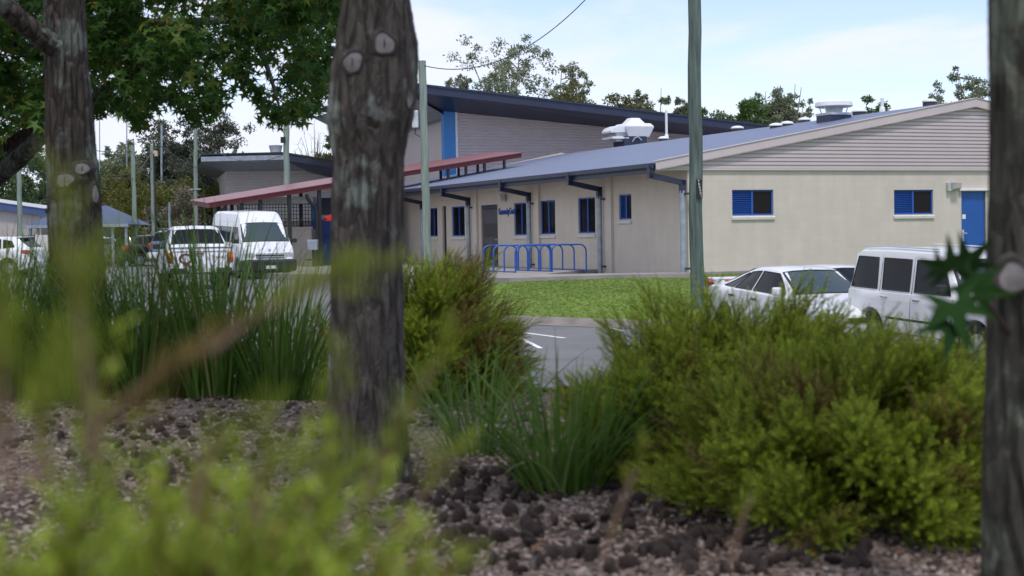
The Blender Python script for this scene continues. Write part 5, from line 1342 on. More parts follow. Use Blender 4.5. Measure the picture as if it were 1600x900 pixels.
V, Ft = instance(SLV*np.array([1,.7,2]), SLF, np.stack([Xc, Yc, bed_h(Xc, Yc)+.012], 1), frames(np.stack([rs.normal(0,.5,nd), rs.normal(0,.5,nd), np.ones(nd)],1), rs), rs.uniform(.015,.045,nd))
tag(mesh_np('leaf_litter', V, Ft, leafm('old_leaf_litter', [(.06,.035,.025),(.12,.07,.04),(.2,.13,.09)], .85, 0)), 'brown leaf litter scattered through the mulch', 'litter', kind='stuff')
# lawn blades
nb = 42000; ii = rs.uniform(0, len(KT)-1.001, nb); jj = rs.uniform(0, 28.6, nb); i0, j0 = ii.astype(int), jj.astype(int); fi, fj = (ii-i0)[:,None], (jj-j0)[:,None]
base = LG[i0,j0]*(1-fi)*(1-fj)+LG[i0+1,j0]*fi*(1-fj)+LG[i0,j0+1]*(1-fi)*fj+LG[i0+1,j0+1]*fi*fj
tuft = []
for k in range(6):
    a = k*1.05; c, s = math.cos(a), math.sin(a); o_ = np.array([c*.03, s*.03, 0]); tuft += [o_+[-s*.008,c*.008,0], o_+[s*.008,-c*.008,0], o_*1.9+[0,0,.035]]
tuft = np.array(tuft); tf = np.arange(18).reshape(6,3)
d = np.stack([rs.normal(0,.2,nb), rs.normal(0,.2,nb), np.ones(nb)],1)
V, Ft = instance(tuft, tf, base, frames(d, rs), rs.uniform(.4,.9,nb))
lawnm = leafm('lawn_blades', [(.10,.175,.018),(.13,.21,.026),(.16,.235,.04),(.20,.235,.07)], .5, .3)
tag(mesh_np('lawn_grass', V, Ft, lawnm), 'short mown green grass of the lawn before the building', 'grass', kind='stuff')

# ------------------------------------------------------------------ near trees
def bark_mat(name, c0, c1, lich, scale=1.0):
    m, N, L, b = new_mat(name); tc = N.new('ShaderNodeTexCoord')
    mp = N.new('ShaderNodeMapping'); mp.inputs['Scale'].default_value = (16*scale, 16*scale, 2.6*scale); L.new(tc.outputs['Object'], mp.inputs['Vector'])
    v = N.new('ShaderNodeTexVoronoi'); v.feature = 'DISTANCE_TO_EDGE'; v.inputs['Scale'].default_value = 2.3; v.inputs['Randomness'].default_value = 1
    n0 = N.new('ShaderNodeTexNoise'); n0.inputs['Scale'].default_value = 1.4; n0.inputs['Detail'].default_value = 5; L.new(mp.outputs[0], n0.inputs['Vector'])
    mxv = N.new('ShaderNodeMix'); mxv.data_type = 'VECTOR'; mxv.inputs['Factor'].default_value = .16; L.new(mp.outputs[0], mxv.inputs['A']); L.new(n0.outputs['Color'], mxv.inputs['B'])
    L.new(mxv.outputs['Result'], v.inputs['Vector'])
    n1 = N.new('ShaderNodeTexNoise'); n1.inputs['Scale'].default_value = 3; n1.inputs['Detail'].default_value = 9; n1.inputs['Roughness'].default_value = .7; L.new(mp.outputs[0], n1.inputs['Vector'])
    cr = N.new('ShaderNodeValToRGB'); L.new(n1.outputs['Fac'], cr.inputs['Fac']); e = cr.color_ramp.elements; e[0].position, e[1].position = .3, .72; e[0].color = (*c0,1); e[1].color = (*c1,1)
    n2 = N.new('ShaderNodeTexNoise'); n2.inputs['Scale'].default_value = 7.5; n2.inputs['Detail'].default_value = 6; n2.inputs['Roughness'].default_value = .6; L.new(tc.outputs['Object'], n2.inputs['Vector'])
    n3 = N.new('ShaderNodeTexNoise'); n3.inputs['Scale'].default_value = 2.1; n3.inputs['Detail'].default_value = 2; L.new(tc.outputs['Object'], n3.inputs['Vector'])
    am = N.new('ShaderNodeMath'); am.operation = 'MULTIPLY'; L.new(n2.outputs['Fac'], am.inputs[0]); L.new(n3.outputs['Fac'], am.inputs[1])
    lr = N.new('ShaderNodeMapRange'); lr.inputs['From Min'].default_value = .265; lr.inputs['From Max'].default_value = .32; lr.inputs['To Max'].default_value = .85; L.new(am.outputs[0], lr.inputs['Value'])
    mx = N.new('ShaderNodeMix'); mx.data_type = 'RGBA'; mx.inputs['B'].default_value = (*lich,1); L.new(lr.outputs[0], mx.inputs['Factor']); L.new(cr.outputs['Color'], mx.inputs['A'])
    L.new(mx.outputs['Result'], b.inputs['Base Color']); b.inputs['Roughness'].default_value = .9; b.inputs['Specular IOR Level'].default_value = .2
    ht = N.new('ShaderNodeMapRange'); ht.inputs['From Max'].default_value = .22; L.new(v.outputs['Distance'], ht.inputs['Value'])
    ad = N.new('ShaderNodeMath'); ad.operation = 'MULTIPLY_ADD'; ad.inputs[1].default_value = .5; L.new(n1.outputs['Fac'], ad.inputs[0]); L.new(ht.outputs[0], ad.inputs[2])
    bp = N.new('ShaderNodeBump'); bp.inputs['Strength'].default_value = 1.0; bp.inputs['Distance'].default_value = .02; L.new(ad.outputs[0], bp.inputs['Height']); L.new(bp.outputs['Normal'], b.inputs['Normal'])
    return m
bark1 = bark_mat('furrowed_grey_brown_bark', (.034,.027,.022), (.155,.132,.112), (.26,.29,.245))
bark2 = bark_mat('dark_furrowed_bark', (.028,.022,.018), (.10,.082,.068), (.16,.18,.15))
scarm = pm('pale_pruning_scar', (.20,.185,.175), .9, var=(25,.35), bump=(40,.5,.004)); scar_rim = pm('scar_collar_bark', (.05,.04,.032), .95, var=(40,.5), bump=(45,1.0,.012))
leaf_dark = leafm('star_leaf_green', [(.032,.09,.014), (.05,.13,.02), (.07,.17,.028), (.04,.105,.016), (.10,.20,.032), (.19,.19,.025)], .45, .45, spec=.28)
def trunk(name, label, prof, Y, bark, top_z, base_ext=.35, seed=0):
    """prof: (py, px_left, px_right) rows of the photographed outline at distance Y"""
    rs = np.random.default_rng(seed); rows = []
    for py, a, b in prof: c = P((a+b)/2, py, Y); rows.append((c, (b-a)/2*Y/F))
    zs = np.array([r[0][2] for r in rows]); o = np.argsort(zs); zs = zs[o]; cx = np.array([r[0][0] for r in rows])[o]; rr = np.array([r[1] for r in rows])[o]
    zb = bedz(cx[0], Y)-.1; zz = np.linspace(zb, top_z, 420); k = 150
    root = thing(name, label, 'tree', (float(cx[0]), Y, zb)); V = []
    for z in zz:
        x = np.interp(z, zs, cx); r = np.interp(z, zs, rr)
        if z < zs[0]: r = rr[0] + (zs[0]-z)*.16
        if z > zs[-1]: r = rr[-1]*(1-.25*(z-zs[-1])/(top_z-zs[-1])); x = cx[-1] + (cx[-1]-cx[0])/(zs[-1]-zs[0])*(z-zs[-1])
        a = np.linspace(0, 2*np.pi, k, endpoint=False); q = a + .6*np.sin(z*1.3)
        f = 1 + .018*np.sin(q*13+2.2*np.sin(z*6)) + .014*np.sin(q*21+3*np.sin(z*9+q)) + .012*np.sin(q*3+z*5) 
        wob = 1.5*np.sin(z*9+3*q)+1.1*np.sin(z*23+5*q+1)+.7*np.sin(z*47+q*9); f = f + .024*(np.abs(np.sin(q*11+wob))**.55-.6) + .014*np.abs(np.sin(q*23-wob*1.4+z*5)) + .006*np.sin(q*57+7*np.sin(z*60+q*3))
        V.append(np.stack([x-cx[0]+r*f*np.cos(a), r*f*np.sin(a), np.full(k, z-zb)], 1))
    V = np.concatenate(V); n = len(zz); I = np.arange(n*k).reshape(n, k); J = np.roll(I, -1, 1)
    Fq = np.stack([I[:-1].ravel(), J[:-1].ravel(), J[1:].ravel(), I[1:].ravel()], 1)
    mesh_np('trunk', V, Fq, bark, root, smooth=True)
    return root, zb
def scar(root, px, py, Y, rx, ry, face=0.0, pith=True):
    """pruned branch stub: swollen collar and pale cut face turned sideways by 'face' degrees"""
    s = Y/F; c = P(px, py, Y) - np.array(root.location); a = R(face); nx, ny = math.sin(a), -math.cos(a)
    def MP(u, v, d): return (c[0] + u*math.cos(a) + nx*d, c[1] + u*math.sin(a) + ny*d, c[2]+v)
    k = 26; m = MB(); V = []
    sd_ = px*.7+py; wb = lambda t: 1+.09*math.sin(2*t+sd_)+.07*math.sin(3*t+2*sd_)+.035*math.sin(5*t+3*sd_)
    prof = [(1.95,-.045),(1.6,-.018),(1.3,.002),(1.06,.007),(.96,.004)]
    for f, d in prof:
        for j in range(k):
            t = 2*math.pi*j/k; V.append(MP(rx*s*f*math.cos(t)*wb(t), ry*s*f*math.sin(t)*wb(t), d))
    m.add(V, [(i*k+j, i*k+(j+1) % k, (i+1)*k+(j+1) % k, (i+1)*k+j) for i in range(4) for j in range(k)])
    b = m.build('branch_scar', scar_rim, root, smooth=179)
    m = MB(); V = [MP(0,0,.007)]
    for f, d in ((.5,.005),(.96,.004)):
        for j in range(k): t = 2*math.pi*j/k; V.append(MP(rx*s*f*math.cos(t)*wb(t), ry*s*f*math.sin(t)*wb(t), d))
    m.add(V, [(0,1+j,1+(j+1) % k) for j in range(k)] + [(1+j,1+k+j,1+k+(j+1) % k,1+(j+1) % k) for j in range(k)]); 
    if pith: V = [MP(.0,0,.0095)] + [MP(rx*s*.08*math.cos(2*math.pi*j/12), ry*s*.5*math.sin(2*math.pi*j/12), .0075) for j in range(12)]
    if pith: m.add(V, [(0,1+j,1+(j+1) % 12) for j in range(12)], 1)
    m.build('cut_face', [scarm, scar_rim], b, smooth=179)
def leaves(clusters, per, seed, size=(.085,.14), flat=.5):
    """star leaves in clusters (centre, radius): drooping, facing outwards/upwards"""
    rs = np.random.default_rng(seed); P_, D_ = [], []
    for c, r, w_ in clusters:
        n = int(per*w_); d = rs.normal(0,1,(n,3)); d = norm(d)*(rs.random((n,1))**.45); P_.append(np.array(c)+d*np.array([r,r,r*.8])); D_.append(d*.7+np.array([0,-.25,.75])+rs.normal(0,.5,(n,3)))
    P_ = np.concatenate(P_); D_ = np.concatenate(D_)
    return instance(SLV, SLF, P_, frames(D_, rs), rs.uniform(*size, len(P_)))
def crown_above(root, c, rx, rz, n, seed, size=(.10,.16)):
    rs = np.random.default_rng(seed); cl = []
    base = np.array(root.location); m = MB()
    c = np.array(c)
    for i in range(n):
        d = norm(rs.normal(0,1,3)); f = rs.uniform(.45,1); q = c + d*np.array([rx,rx,rz])*f; cl.append((q-base, rs.uniform(.28,.5), 1))
        if i % 4 == 0:
            s0 = np.array([0,0,0])+np.array([0,0,c[2]-rz*.7-base[2]]); e = q-base; mid = (s0+e)/2+np.array([0,0,.15]); t = np.linspace(0,1,7)[:,None]
            m.tube((1-t)**2*s0+2*t*(1-t)*mid+t**2*e, np.linspace(.04,.008,7), 6)
    V, Ft = leaves(cl, 34, seed+1, size); mesh_np('crown', V, Ft, leaf_dark, root); m.build('branch', bark2, root, smooth=60)

T1, _ = trunk('liquidambar_tree', 'big furrowed trunk with pale pruning scars and lichen at the centre', [(-40,541,640),(0,538,640),(40,532,646),(70,527,651),(110,519,651),(150,516,648),(185,512,644),(210,517,636),(250,521,630),(400,518,628),(520,517,629),(620,513,632),(680,508,636),(740,500,644)], 4.0, bark1, 3.4, seed=1)
for px, py, rx, ry, f in ((552,97,16,15,-14),(600,68,17,15,14),(521,170,9,17,-66),(638,151,9,18,62)):
    Yf = 4.0 - .109*math.cos(R(f)); scar(T1, px, py, Yf, rx, ry, f)
crown_above(T1, (T1.location[0], 4.2, 4.1), 1.8, 1.2, 60, 31)
T2, _ = trunk('liquidambar_tree', 'dark trunk with three pale scars rising from the grasses at left', [(-30,71,126),(0,70,130),(100,71,136),(180,73,144),(250,74,150),(330,76,156),(400,78,161),(470,77,165),(560,72,172)], 6.4, bark2, 4.2, seed=2)
for px, py, rx, ry, f in ((102,281,14,11,-10),(128,263,11,9,24),(148,303,7,13,58)): scar(T2, px, py, 6.4-.107*math.cos(R(f)), rx, ry, f)
m = MB(); b0 = np.array(T2.location); pts = [P(112,90,6.4)-b0, P(70,62,6.3)-b0, P(30,30,6.2)-b0, P(-10,-8,6.1)-b0, P(-80,-90,5.9)-b0]; m.tube(pts, [.05,.048,.042,.038,.03], 12); m.build('branch', bark2, T2, smooth=60)
crown_above(T2, (T2.location[0]-.2, 6.6, 4.9), 2.0, 1.5, 64, 32)
T3, _ = trunk('liquidambar_tree', 'blurred mossy trunk filling the right edge near the camera', [(-60,1549,1680),(0,1548,1680),(150,1551,1681),(300,1549,1680),(400,1545,1679),(460,1544,1680),(560,1546,1680),(700,1541,1682),(900,1536,1690)], 2.3, bark_mat('mossy_grey_bark', (.028,.026,.02), (.105,.10,.08), (.17,.19,.14)), 3.2, seed=3)
scar(T3, 1584, 432, 2.3-.062*math.cos(R(-20)), 20, 26, -20, False)
crown_above(T3, (T3.location[0]+.1, 2.5, 4.0), 1.6, 1.2, 52, 33)
# a leafy shoot from the right trunk
b0 = np.array(T3.location); Ys = 1.75
m = MB(); m.tube([P(1575,520,2.26)-b0, P(1550,480,2.1)-b0, P(1512,440,1.9)-b0, P(1490,420,Ys)-b0, P(1482,400,Ys)-b0], [.005,.004,.003,.0025,.002], 6); m.build('shoot', wood, T3)
big = leafm('shoot_leaf_green', [(.012,.035,.010), (.018,.046,.012), (.024,.06,.014)], .85, .15, spec=.05)
def hang_leaf(px, py, Y, size, ang, tilt):
    """one leaf, its tip pointing ang degrees clockwise from up in the picture, tilted back"""
    c = P(px, py, Y) - b0; a = R(ang); V = SLV*size
    X_ = np.array([math.cos(a), 0, -math.sin(a)]); Z_ = np.array([math.sin(a), 0, math.cos(a)]); Y_ = np.array([0,-1,0]); t = R(tilt)
    Z2 = Z_*math.cos(t)+Y_*math.sin(t); Y2 = Y_*math.cos(t)-Z_*math.sin(t)
    return V[:,0:1]*X_+V[:,1:2]*Z2+V[:,2:3]*Y2 + c, SLF
V, Ft = join([hang_leaf(1487,425,1.75,.095,-10,25), hang_leaf(1490,472,1.73,.12,170,30), hang_leaf(1512,410,1.78,.09,40,40), hang_leaf(1528,452,1.8,.095,100,35), hang_leaf(1468,418,1.76,.06,-70,20), hang_leaf(1488,505,1.73,.105,200,35), hang_leaf(1505,440,1.76,.09,130,50)])
mesh_np('leaf', V, Ft, big, T3)

# the leafy tree on the left whose boughs hang into the picture
bx, by = -4.35, 10.4; zb = bedz(bx, by)-.05
T4 = thing('liquidambar_tree', 'spreading dark green star-leaved tree filling the upper left', 'tree', (bx, by, zb)); b0 = np.array(T4.location)
m = MB(); top = np.array([-4.0, 10.3, 4.6]) - b0
m.tube([(0,0,0), (.05,0,1.0), (.12,0,2.2), tuple(top)], [.17,.15,.13,.08], 16); m.build('trunk', bark2, T4, smooth=60)
m = MB()
def bough(pts, r0, r1, n=12):
    pts = np.array(pts); t = np.linspace(0, len(pts)-1, n); q = np.stack([np.interp(t, range(len(pts)), pts[:,k]) for k in range(3)], 1); m.tube(q-b0, np.linspace(r0, r1, n), 8)
tr1 = np.array([-4.28, 10.4, zb+1.1]); 
bough([(-4.3,10.4,zb+1.2), P(-20,285,9.6), P(30,248,9.4), P(80,196,9.3), P(150,150,9.2), P(240,90,9.1)], .085, .02, 18)
bough([(-4.3,10.4,zb+1.4), P(-30,262,9.9), P(30,215,9.8), P(75,185,9.8), P(130,160,9.6)], .06, .02, 16)
bough([(-4.2,10.4,zb+2.4), P(60,90,10.0), P(200,40,10.0), P(380,30,10.2), P(470,60,10.3)], .06, .012, 16)
bough([P(200,40,10.0), P(260,110,10.0), P(300,170,9.9)], .025, .006); bough([P(380,30,10.2), P(420,110,10.2), P(440,180,10.1)], .025, .006); bough([P(240,90,9.1), P(300,100,9.2), P(340,140,9.4)], .02, .005)
m.build('branch', bark2, T4, smooth=60)
rs = np.random.default_rng(99); cl = []
def lowline(px):                             # how far down the foliage reaches, in picture rows
    return np.interp(px, [-250,-60,20,60,80,150,180,215,245,270,300,335,350,362,380,400,430,455,490,505,522,545,590], [330,310,265,235,215,185,170,205,165,160,200,185,150,118,135,160,205,198,175,150,128,95,60])
k = 0
while k < 420:
    px = rs.uniform(-220, 560); py = rs.uniform(-230, 300); Y = rs.uniform(8.6, 12.2)
    r = rs.uniform(.13,.26); rp = r*F/Y
    if py + rp*.8 > lowline(px): continue
    if py > 40 and rs.random() < .08: continue
    cl.append((P(px, py, Y)-b0, r, 1)); k += 1
for px in np.arange(150, 545, 9.5):           # ragged lower fringe
    lo = lowline(px); Y = rs.uniform(9.2, 11.2); cl.append((P(px, lo-14+rs.uniform(-6,4), Y)-b0, .09, .28))
V, Ft = leaves(cl, 95, 101, (.085,.14)); mesh_np('crown', V, Ft, leaf_dark, T4)
cl = [(P(648+rs.uniform(-10,8), 4+rs.uniform(-25,32), 9.5)-b0, .06, .2) for _ in range(7)]

# ------------------------------------------------------------------ trees beyond the buildings
gumc = [(.16,.20,.115), (.20,.24,.135), (.25,.28,.17), (.17,.205,.115), (.29,.28,.19)]
gumleaf = leafm('gum_leaf', gumc, .5, .4); darkgum = leafm('dark_gum_leaf', [(.055,.07,.045),(.075,.09,.055),(.095,.105,.065),(.11,.11,.075)], .55, .3)
olive = leafm('olive_leaf', [(.10,.115,.035),(.13,.145,.04),(.16,.165,.055),(.18,.155,.06)], .5, .4); green = leafm('fresh_green_leaf', [(.05,.11,.022),(.075,.15,.03),(.10,.18,.04),(.13,.20,.055)], .5, .4)
deep = leafm('deep_green_leaf', [(.04,.075,.026),(.055,.10,.034),(.075,.125,.042),(.10,.14,.05)], .5, .35); yel = leafm('yellow_green_leaf', [(.12,.14,.028),(.16,.175,.036),(.20,.20,.05),(.14,.13,.05)], .5, .35)
greyb = leafm('grey_twiggy_leaf', [(.17,.145,.11),(.21,.18,.14),(.15,.14,.09),(.18,.17,.09)], .7, .2)
gumbark = pm('pale_gum_bark', (.26,.235,.20), .85, var=(2,.35)); dkbark = pm('dark_tree_bark', (.07,.055,.045), .9, var=(4,.3))
LQ = np.array([[0,0,0],[.5,-.21,.02],[1,0,-.1],[.5,.21,.02]], float)[:, [1,0,2]]; LQF = np.array([[0,1,2,3]])
def far_tree(name, label, px, base_z, Y, ptop, wpx, leaf, bark, seed, dens=1.0, style='gum', leafs=None, low=.35, gaps=1.0, lean=0.0, clr=None):
    """a tree whose top reaches picture row ptop and whose crown is about wpx wide there"""
    rs = np.random.default_rng(seed); base = np.array([P(px, 300, Y)[0], Y, base_z]); H = P(px, ptop, Y)[2]-base_z; Wd = wpx*Y/F/2*1.22
    root = thing(name, label, 'tree', tuple(base)); m = MB(); cl = []
    s = Y/F; ls = leafs or 4.4*s
    tr = max(.08, H*.017)
    if style == 'gum':
        fork = H*rs.uniform(.28,.4); m.tube([(0,0,0),(.02*H*rs.normal(),0,fork*.5),(lean*fork,0,fork)], [tr*1.3,tr*1.1,tr*.9], 8)
        nl = 12
        for i in range(nl):
            a = 2*math.pi*i/nl+rs.uniform(-.4,.4); hh = rs.uniform(.55,1.0); out = Wd*rs.uniform(.45,1.0)*math.sqrt(max(.1,1.25-hh*.75))
            if i == 0: hh, out = 1.0, Wd*.15
            e = np.array([math.cos(a)*out+lean*H*hh, math.sin(a)*out, H*hh]); s0 = np.array([lean*fork,0,fork*rs.uniform(.85,1.02)]); mid = s0*.55+e*.45+np.array([-math.cos(a)*out*.18,-math.sin(a)*out*.18,H*.03])
            t = np.linspace(0,1,9)[:,None]; path = (1-t)**2*s0+2*t*(1-t)*mid+t**2*e; m.tube(path, np.linspace(tr*.6,tr*.1,9), 6, caps=False)
            for j in range(6):
                tt = rs.uniform(.4,.98); q = (1-tt)**2*s0+2*tt*(1-tt)*mid+tt**2*e; dd = norm(rs.normal(0,1,3)*np.array([1,1,.5])+np.array([math.cos(a)*.5,math.sin(a)*.5,.45])); l = Wd*rs.uniform(.16,.42); e2 = q+dd*l
                e2[2] = min(e2[2], H); m.tube([q,(q+e2)/2+np.array([0,0,.04*l]),e2], [tr*.2,tr*.13,tr*.06], 5, caps=False)
                for g_ in range(5):
                    cl.append((e2+rs.normal(0,.15,3)*Wd, Wd*rs.uniform(.05,.15), 1))
        per = 58*dens
    elif style == 'bare':
        for i in range(26):
            a = rs.uniform(0,6.28); out = Wd*rs.uniform(.1,1); e = np.array([math.cos(a)*out, math.sin(a)*out, H*rs.uniform(.7,1)*math.sqrt(max(.2,1-.35*(out/Wd)**2))]); s0 = np.array([0,0,H*rs.uniform(.2,.5)]); mid = np.array([e[0]*.3,e[1]*.3,(s0[2]+e[2])/2]); t = np.linspace(0,1,7)[:,None]
            pth_ = (1-t)**2*s0+2*t*(1-t)*mid+t**2*e; m.tube(pth_, np.linspace(tr*.4,tr*.06,7), 5, caps=False)
            for j in range(5):
                q = pth_[rs.integers(2,7)]; m.tube([q, q+norm(rs.normal(0,1,3)+np.array([0,0,1.0]))*Wd*rs.uniform(.12,.3)], [tr*.08,tr*.04], 4, caps=False)
        m.tube([(0,0,0),(0,0,H*.5)], [tr,tr*.5], 8); per = 0
    else:                                    # dense rounded crown of many clumps
        m.tube([(0,0,0),(0,0,H*low*1.6)], [tr*1.2,tr*.8], 8)
        nc = int(70*gaps)
        for i in range(nc):
            d = norm(rs.normal(0,1,3)); f = rs.uniform(.5,.86)*(1+.13*math.sin(3*math.atan2(d[1],d[0])+seed)*math.cos(2.5*d[2]+seed)); c = np.array([d[0]*Wd*f, d[1]*Wd*f, H*(low+1)/2+d[2]*H*(1-low)/2*f]); cl.append((c, Wd*rs.uniform(.14,.26), 1))
            if i % 6 == 0: m.tube([(0,0,H*low),tuple(c*np.array([.5,.5,1])*.98),tuple(c)], [tr*.5,tr*.3,tr*.1], 5, caps=False)
        per = 150*dens
    if cl:
        Pp, Dd = [], []
        for c, r, w_ in cl:
            n = int(per); d = norm(rs.normal(0,1,(n,3)))*(rs.random((n,1))**.4); Pp.append(c+d*np.array([r,r,r*.7])); Dd.append(d+rs.normal(0,.6,(n,3))+np.array([0,0,-.35 if style == 'gum' else .4]))
        Pp = np.concatenate(Pp); Dd = np.concatenate(Dd)
        zmax = np.percentile(Pp[:,2], 99.6); rmax = np.percentile(np.hypot(Pp[:,0]-lean*H, Pp[:,1]), 97)
        zlo = fork if style == 'gum' else H*low*.9
        Pp[:,2] = np.where(Pp[:,2] > zlo, zlo+(Pp[:,2]-zlo)*(H-zlo)/(zmax-zlo), Pp[:,2]); Pp[:,:2] *= Wd/rmax
        mv = np.array(m.v); mv[:,2] = np.where(mv[:,2] > zlo, zlo+(mv[:,2]-zlo)*(H-zlo)/(zmax-zlo), mv[:,2]); mv[:,:2] = np.where(mv[:,2:3] > zlo*.9, mv[:,:2]*Wd/rmax, mv[:,:2]); m.v = [tuple(q) for q in mv]
        V, Fq = instance(LQ, LQF, Pp, frames(norm(np.cross(Dd, rs.normal(0,1,Dd.shape))), rs), ls*rs.uniform(.7,1.5,len(Pp))); mesh_np('crown', V, Fq, leaf, root)
    m.build('trunk', bark, root, smooth=60)
    return root
GT = 'trees standing beyond the roofs'
far_tree('gum_tree', 'tall open gum tree rising above the navy hall roof', 800, 0, 112, 66, 190, gumleaf, gumbark, 1, 1.15)
far_tree('gum_tree', 'small loose gum at the left foot of the tall open gum', 716, 0, 116, 122, 62, gumleaf, gumbark, 2, .8)
far_tree('gum_tree', 'loose gum on the right shoulder of the tall open gum', 872, 0, 118, 106, 95, gumleaf, gumbark, 22, .9)
far_tree('bushy_tree', 'olive brown bushy tree tucked behind the hall roof ridge', 898, 0, 108, 134, 78, olive, dkbark, 3, 1.0, 'round')
far_tree('bushy_tree', 'olive tree with brownish top left of the roof vent pipe', 985, 0, 110, 150, 80, olive, dkbark, 4, .9, 'round')
far_tree('gum_tree', 'small pale gum behind the thin roof vent pipe', 1030, 0, 122, 147, 60, gumleaf, gumbark, 5, 1.0)
far_tree('gum_tree', 'thin pale gum left of the thick lawn pole', 1068, 0, 126, 158, 46, gumleaf, gumbark, 6, .8)
far_tree('bushy_tree', 'low green tree peeping over the hall roof by the lawn pole', 1102, 0, 108, 172, 60, green, dkbark, 7, 1.0, 'round')
far_tree('bushy_tree', 'rounded bright green tree right of the thick lawn pole', 1164, 0, 104, 156, 82, green, dkbark, 8, 1.3, 'round', low=.2)
far_tree('gum_tree', 'grey-green gum just right of the rounded green tree', 1192, 0, 125, 148, 66, gumleaf, gumbark, 9, 1.0)
far_tree('gum_tree', 'spreading gum left of the mushroom roof fan', 1236, 0, 122, 148, 84, gumleaf, gumbark, 10, 1.1)
far_tree('bushy_tree', 'flat-topped green tree behind the roof right of the fan', 1370, 0, 100, 153, 66, green, dkbark, 11, 1.3, 'round')
far_tree('gum_tree', 'gum tree above the gable beside the right trunk', 1512, 0, 112, 118, 105, gumleaf, gumbark, 12, 1.2)
far_tree('bushy_tree', 'leafy green tree between central trunk and hall corner', 655, 0, 96, 190, 130, green, dkbark, 13, 1.0, 'round', low=.15)
far_tree('bare_tree', 'leafless twiggy tree over the pale block roof', 492, 0, 118, 190, 92, gumleaf, gumbark, 14, 1, 'bare')
far_tree('bushy_tree', 'olive green tree beside the bare tree at the central trunk', 528, 0, 110, 212, 50, olive, dkbark, 15, .8, 'round')
far_tree('gum_tree', 'dark tall gum behind the timber poles left of pale block', 306, 0, 112, 188, 150, darkgum, dkbark, 16, 1.5)
far_tree('bushy_tree', 'dark dense tree under the tall gum beside the pale block', 318, 0, 104, 238, 130, darkgum, dkbark, 17, 1.3, 'round', low=.05)
far_tree('gum_tree', 'grey-green gum behind the thin masts', 190, 0, 128, 222, 96, gumleaf, gumbark, 18, 1.4)
far_tree('bushy_tree', 'yellow-green bushy tree behind the shelter and poles', 190, 0, 96, 262, 110, yel, dkbark, 19, 1.2, 'round', low=.03)
far_tree('bushy_tree', 'wide yellow-green bush right of the tallest left pole', 262, 0, 98, 284, 120, yel, dkbark, 20, 1.2, 'round', low=.03)
far_tree('twiggy_bush', 'greyish twiggy bush behind the estate car', 282, 0, 92, 296, 84, greyb, dkbark, 21, 1.2, 'round', low=.02)
far_tree('bushy_tree', 'yellow-green bush under the left end of red walkway', 332, 0, 100, 288, 80, yel, dkbark, 23, 1.1, 'round', low=.02)
far_tree('bushy_tree', 'dark green dense tree behind the far-left beige building', 10, 0, 94, 205, 150, deep, dkbark, 24, 1.3, 'round', low=.05)
far_tree('bushy_tree', 'dark green tree just left of the left trunk', 78, 0, 90, 232, 120, deep, dkbark, 25, 1.3, 'round', low=.05)
far_tree('bushy_tree', 'mid green tree seen right of the left trunk', 150, 0, 104, 268, 90, deep, dkbark, 26, 1.2, 'round', low=.05)
far_tree('bushy_tree', 'deep green tree out past the left edge', -70, 0, 92, 210, 150, deep, dkbark, 27, 1.0, 'round', low=.05)
rs = np.random.default_rng(8)                # far wood on the skyline
cl = []
nf = 26000; X = rs.uniform(-230, 60, nf); Y = rs.uniform(170, 330, nf); Z = -1+rs.random(nf)**.6*(9+3*np.sin(X*.11)+2*np.sin(X*.23+Y*.05))
d = rs.normal(0,1,(nf,3)); V, Fq = instance(LQ*np.array([2.2,1,1]), LQF, np.stack([X,Y,Z],1), frames(d, rs), rs.uniform(.8,1.8,nf))
tag(mesh_np('far_wood', V, Fq, deep), 'far wood forming the skyline behind everything', 'wood', kind='stuff')
# ------------------------------------------------------------------ sky, sun, exposure
w = bpy.data.worlds.new('World'); scene.world = w; w.use_nodes = True
N, L = w.node_tree.nodes, w.node_tree.links; bg = N['Background']
SUN_EL, SUN_AZ = 62.0, 15.0                 # azimuth: direction the sun stands, measured from straight behind the camera towards its left
sx, sy = math.sin(R(SUN_AZ)), -math.cos(R(SUN_AZ))   # SUN_AZ > 0: to the right behind the camera
sk = N.new('ShaderNodeTexSky'); sk.sky_type = 'NISHITA'; sk.sun_disc = False
sk.sun_elevation = R(SUN_EL); sk.sun_rotation = math.atan2(sx, sy); sk.air_density = 1.0; sk.dust_density = .35; sk.ozone_density = 1.2
SKY_GAIN = .14
mul = N.new('ShaderNodeMix'); mul.data_type = 'RGBA'; mul.blend_type = 'MULTIPLY'; mul.inputs['Factor'].default_value = 1
# thin bright cloud sheet: noise on the view direction projected to a flat layer
tc = N.new('ShaderNodeTexCoord'); sp = N.new('ShaderNodeSeparateXYZ'); L.new(tc.outputs['Generated'], sp.inputs[0])
den = N.new('ShaderNodeMath'); den.operation = 'ADD'; den.inputs[1].default_value = .10
ab = N.new('ShaderNodeMath'); ab.operation = 'ABSOLUTE'; L.new(sp.outputs['Z'], ab.inputs[0]); L.new(ab.outputs[0], den.inputs[0])
dx = N.new('ShaderNodeMath'); dx.operation = 'DIVIDE'; L.new(sp.outputs['X'], dx.inputs[0]); L.new(den.outputs[0], dx.inputs[1])
dy = N.new('ShaderNodeMath'); dy.operation = 'DIVIDE'; L.new(sp.outputs['Y'], dy.inputs[0]); L.new(den.outputs[0], dy.inputs[1])
cb = N.new('ShaderNodeCombineXYZ'); L.new(dx.outputs[0], cb.inputs['X']); L.new(dy.outputs[0], cb.inputs['Y']); cb.inputs['Z'].default_value = 3.1
nz = N.new('ShaderNodeTexNoise'); nz.inputs['Scale'].default_value = .95; nz.inputs['Detail'].default_value = 7; nz.inputs['Roughness'].default_value = .55; nz.inputs['Distortion'].default_value = .4
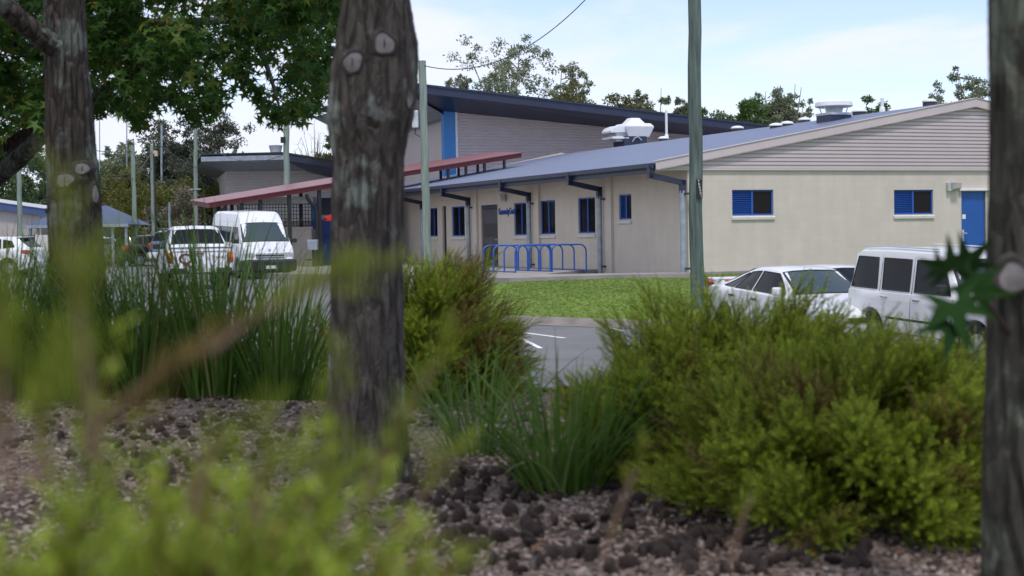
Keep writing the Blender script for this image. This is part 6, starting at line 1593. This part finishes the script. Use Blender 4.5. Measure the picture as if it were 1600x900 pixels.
L.new(cb.outputs[0], nz.inputs['Vector'])
mr = N.new('ShaderNodeMapRange'); mr.interpolation_type = 'SMOOTHSTEP'
mr.inputs['From Min'].default_value = .42; mr.inputs['From Max'].default_value = .66; mr.inputs['To Min'].default_value = .12; mr.inputs['To Max'].default_value = .9
L.new(nz.outputs['Fac'], mr.inputs['Value'])
# more cloud towards the left of the view
lf = N.new('ShaderNodeMapRange'); lf.inputs['From Min'].default_value = .02; lf.inputs['From Max'].default_value = -.30; lf.inputs['To Min'].default_value = 0; lf.inputs['To Max'].default_value = .55
L.new(sp.outputs['X'], lf.inputs['Value'])
ad = N.new('ShaderNodeMath'); ad.operation = 'ADD'; ad.use_clamp = True; L.new(mr.outputs[0], ad.inputs[0]); L.new(lf.outputs[0], ad.inputs[1])
cm = N.new('ShaderNodeMix'); cm.data_type = 'RGBA'; cm.inputs['B'].default_value = (5.25, 5.5, 6.35, 1)
L.new(ad.outputs[0], cm.inputs['Factor']); L.new(sk.outputs['Color'], mul.inputs['A']); mul.inputs['B'].default_value = (1.0, .96, 1.12, 1); L.new(mul.outputs['Result'], cm.inputs['A'])
L.new(cm.outputs['Result'], bg.inputs['Color']); bg.inputs['Strength'].default_value = SKY_GAIN
sd = bpy.data.lights.new('sun', 'SUN'); sd.energy = 2.0; sd.angle = R(9); sd.color = (1, .96, .90)
so = bpy.data.objects.new('sun', sd); COL.objects.link(so)
dv = mathutils.Vector((sx*math.cos(R(SUN_EL)), sy*math.cos(R(SUN_EL)), math.sin(R(SUN_EL))))
so.rotation_euler = dv.to_track_quat('Z', 'Y').to_euler()
vs = scene.view_settings; scene.display_settings.display_device = 'sRGB'
vs.view_transform = 'Standard'; vs.look = 'None'; vs.gamma = 1; vs.use_curve_mapping = False; vs.exposure = 0.33
scene.render.engine = 'CYCLES'
scene.cycles.max_bounces = 8; scene.cycles.transparent_max_bounces = 8; scene.cycles.use_denoising = True
scene.cycles.use_adaptive_sampling = True; scene.cycles.adaptive_threshold = .015
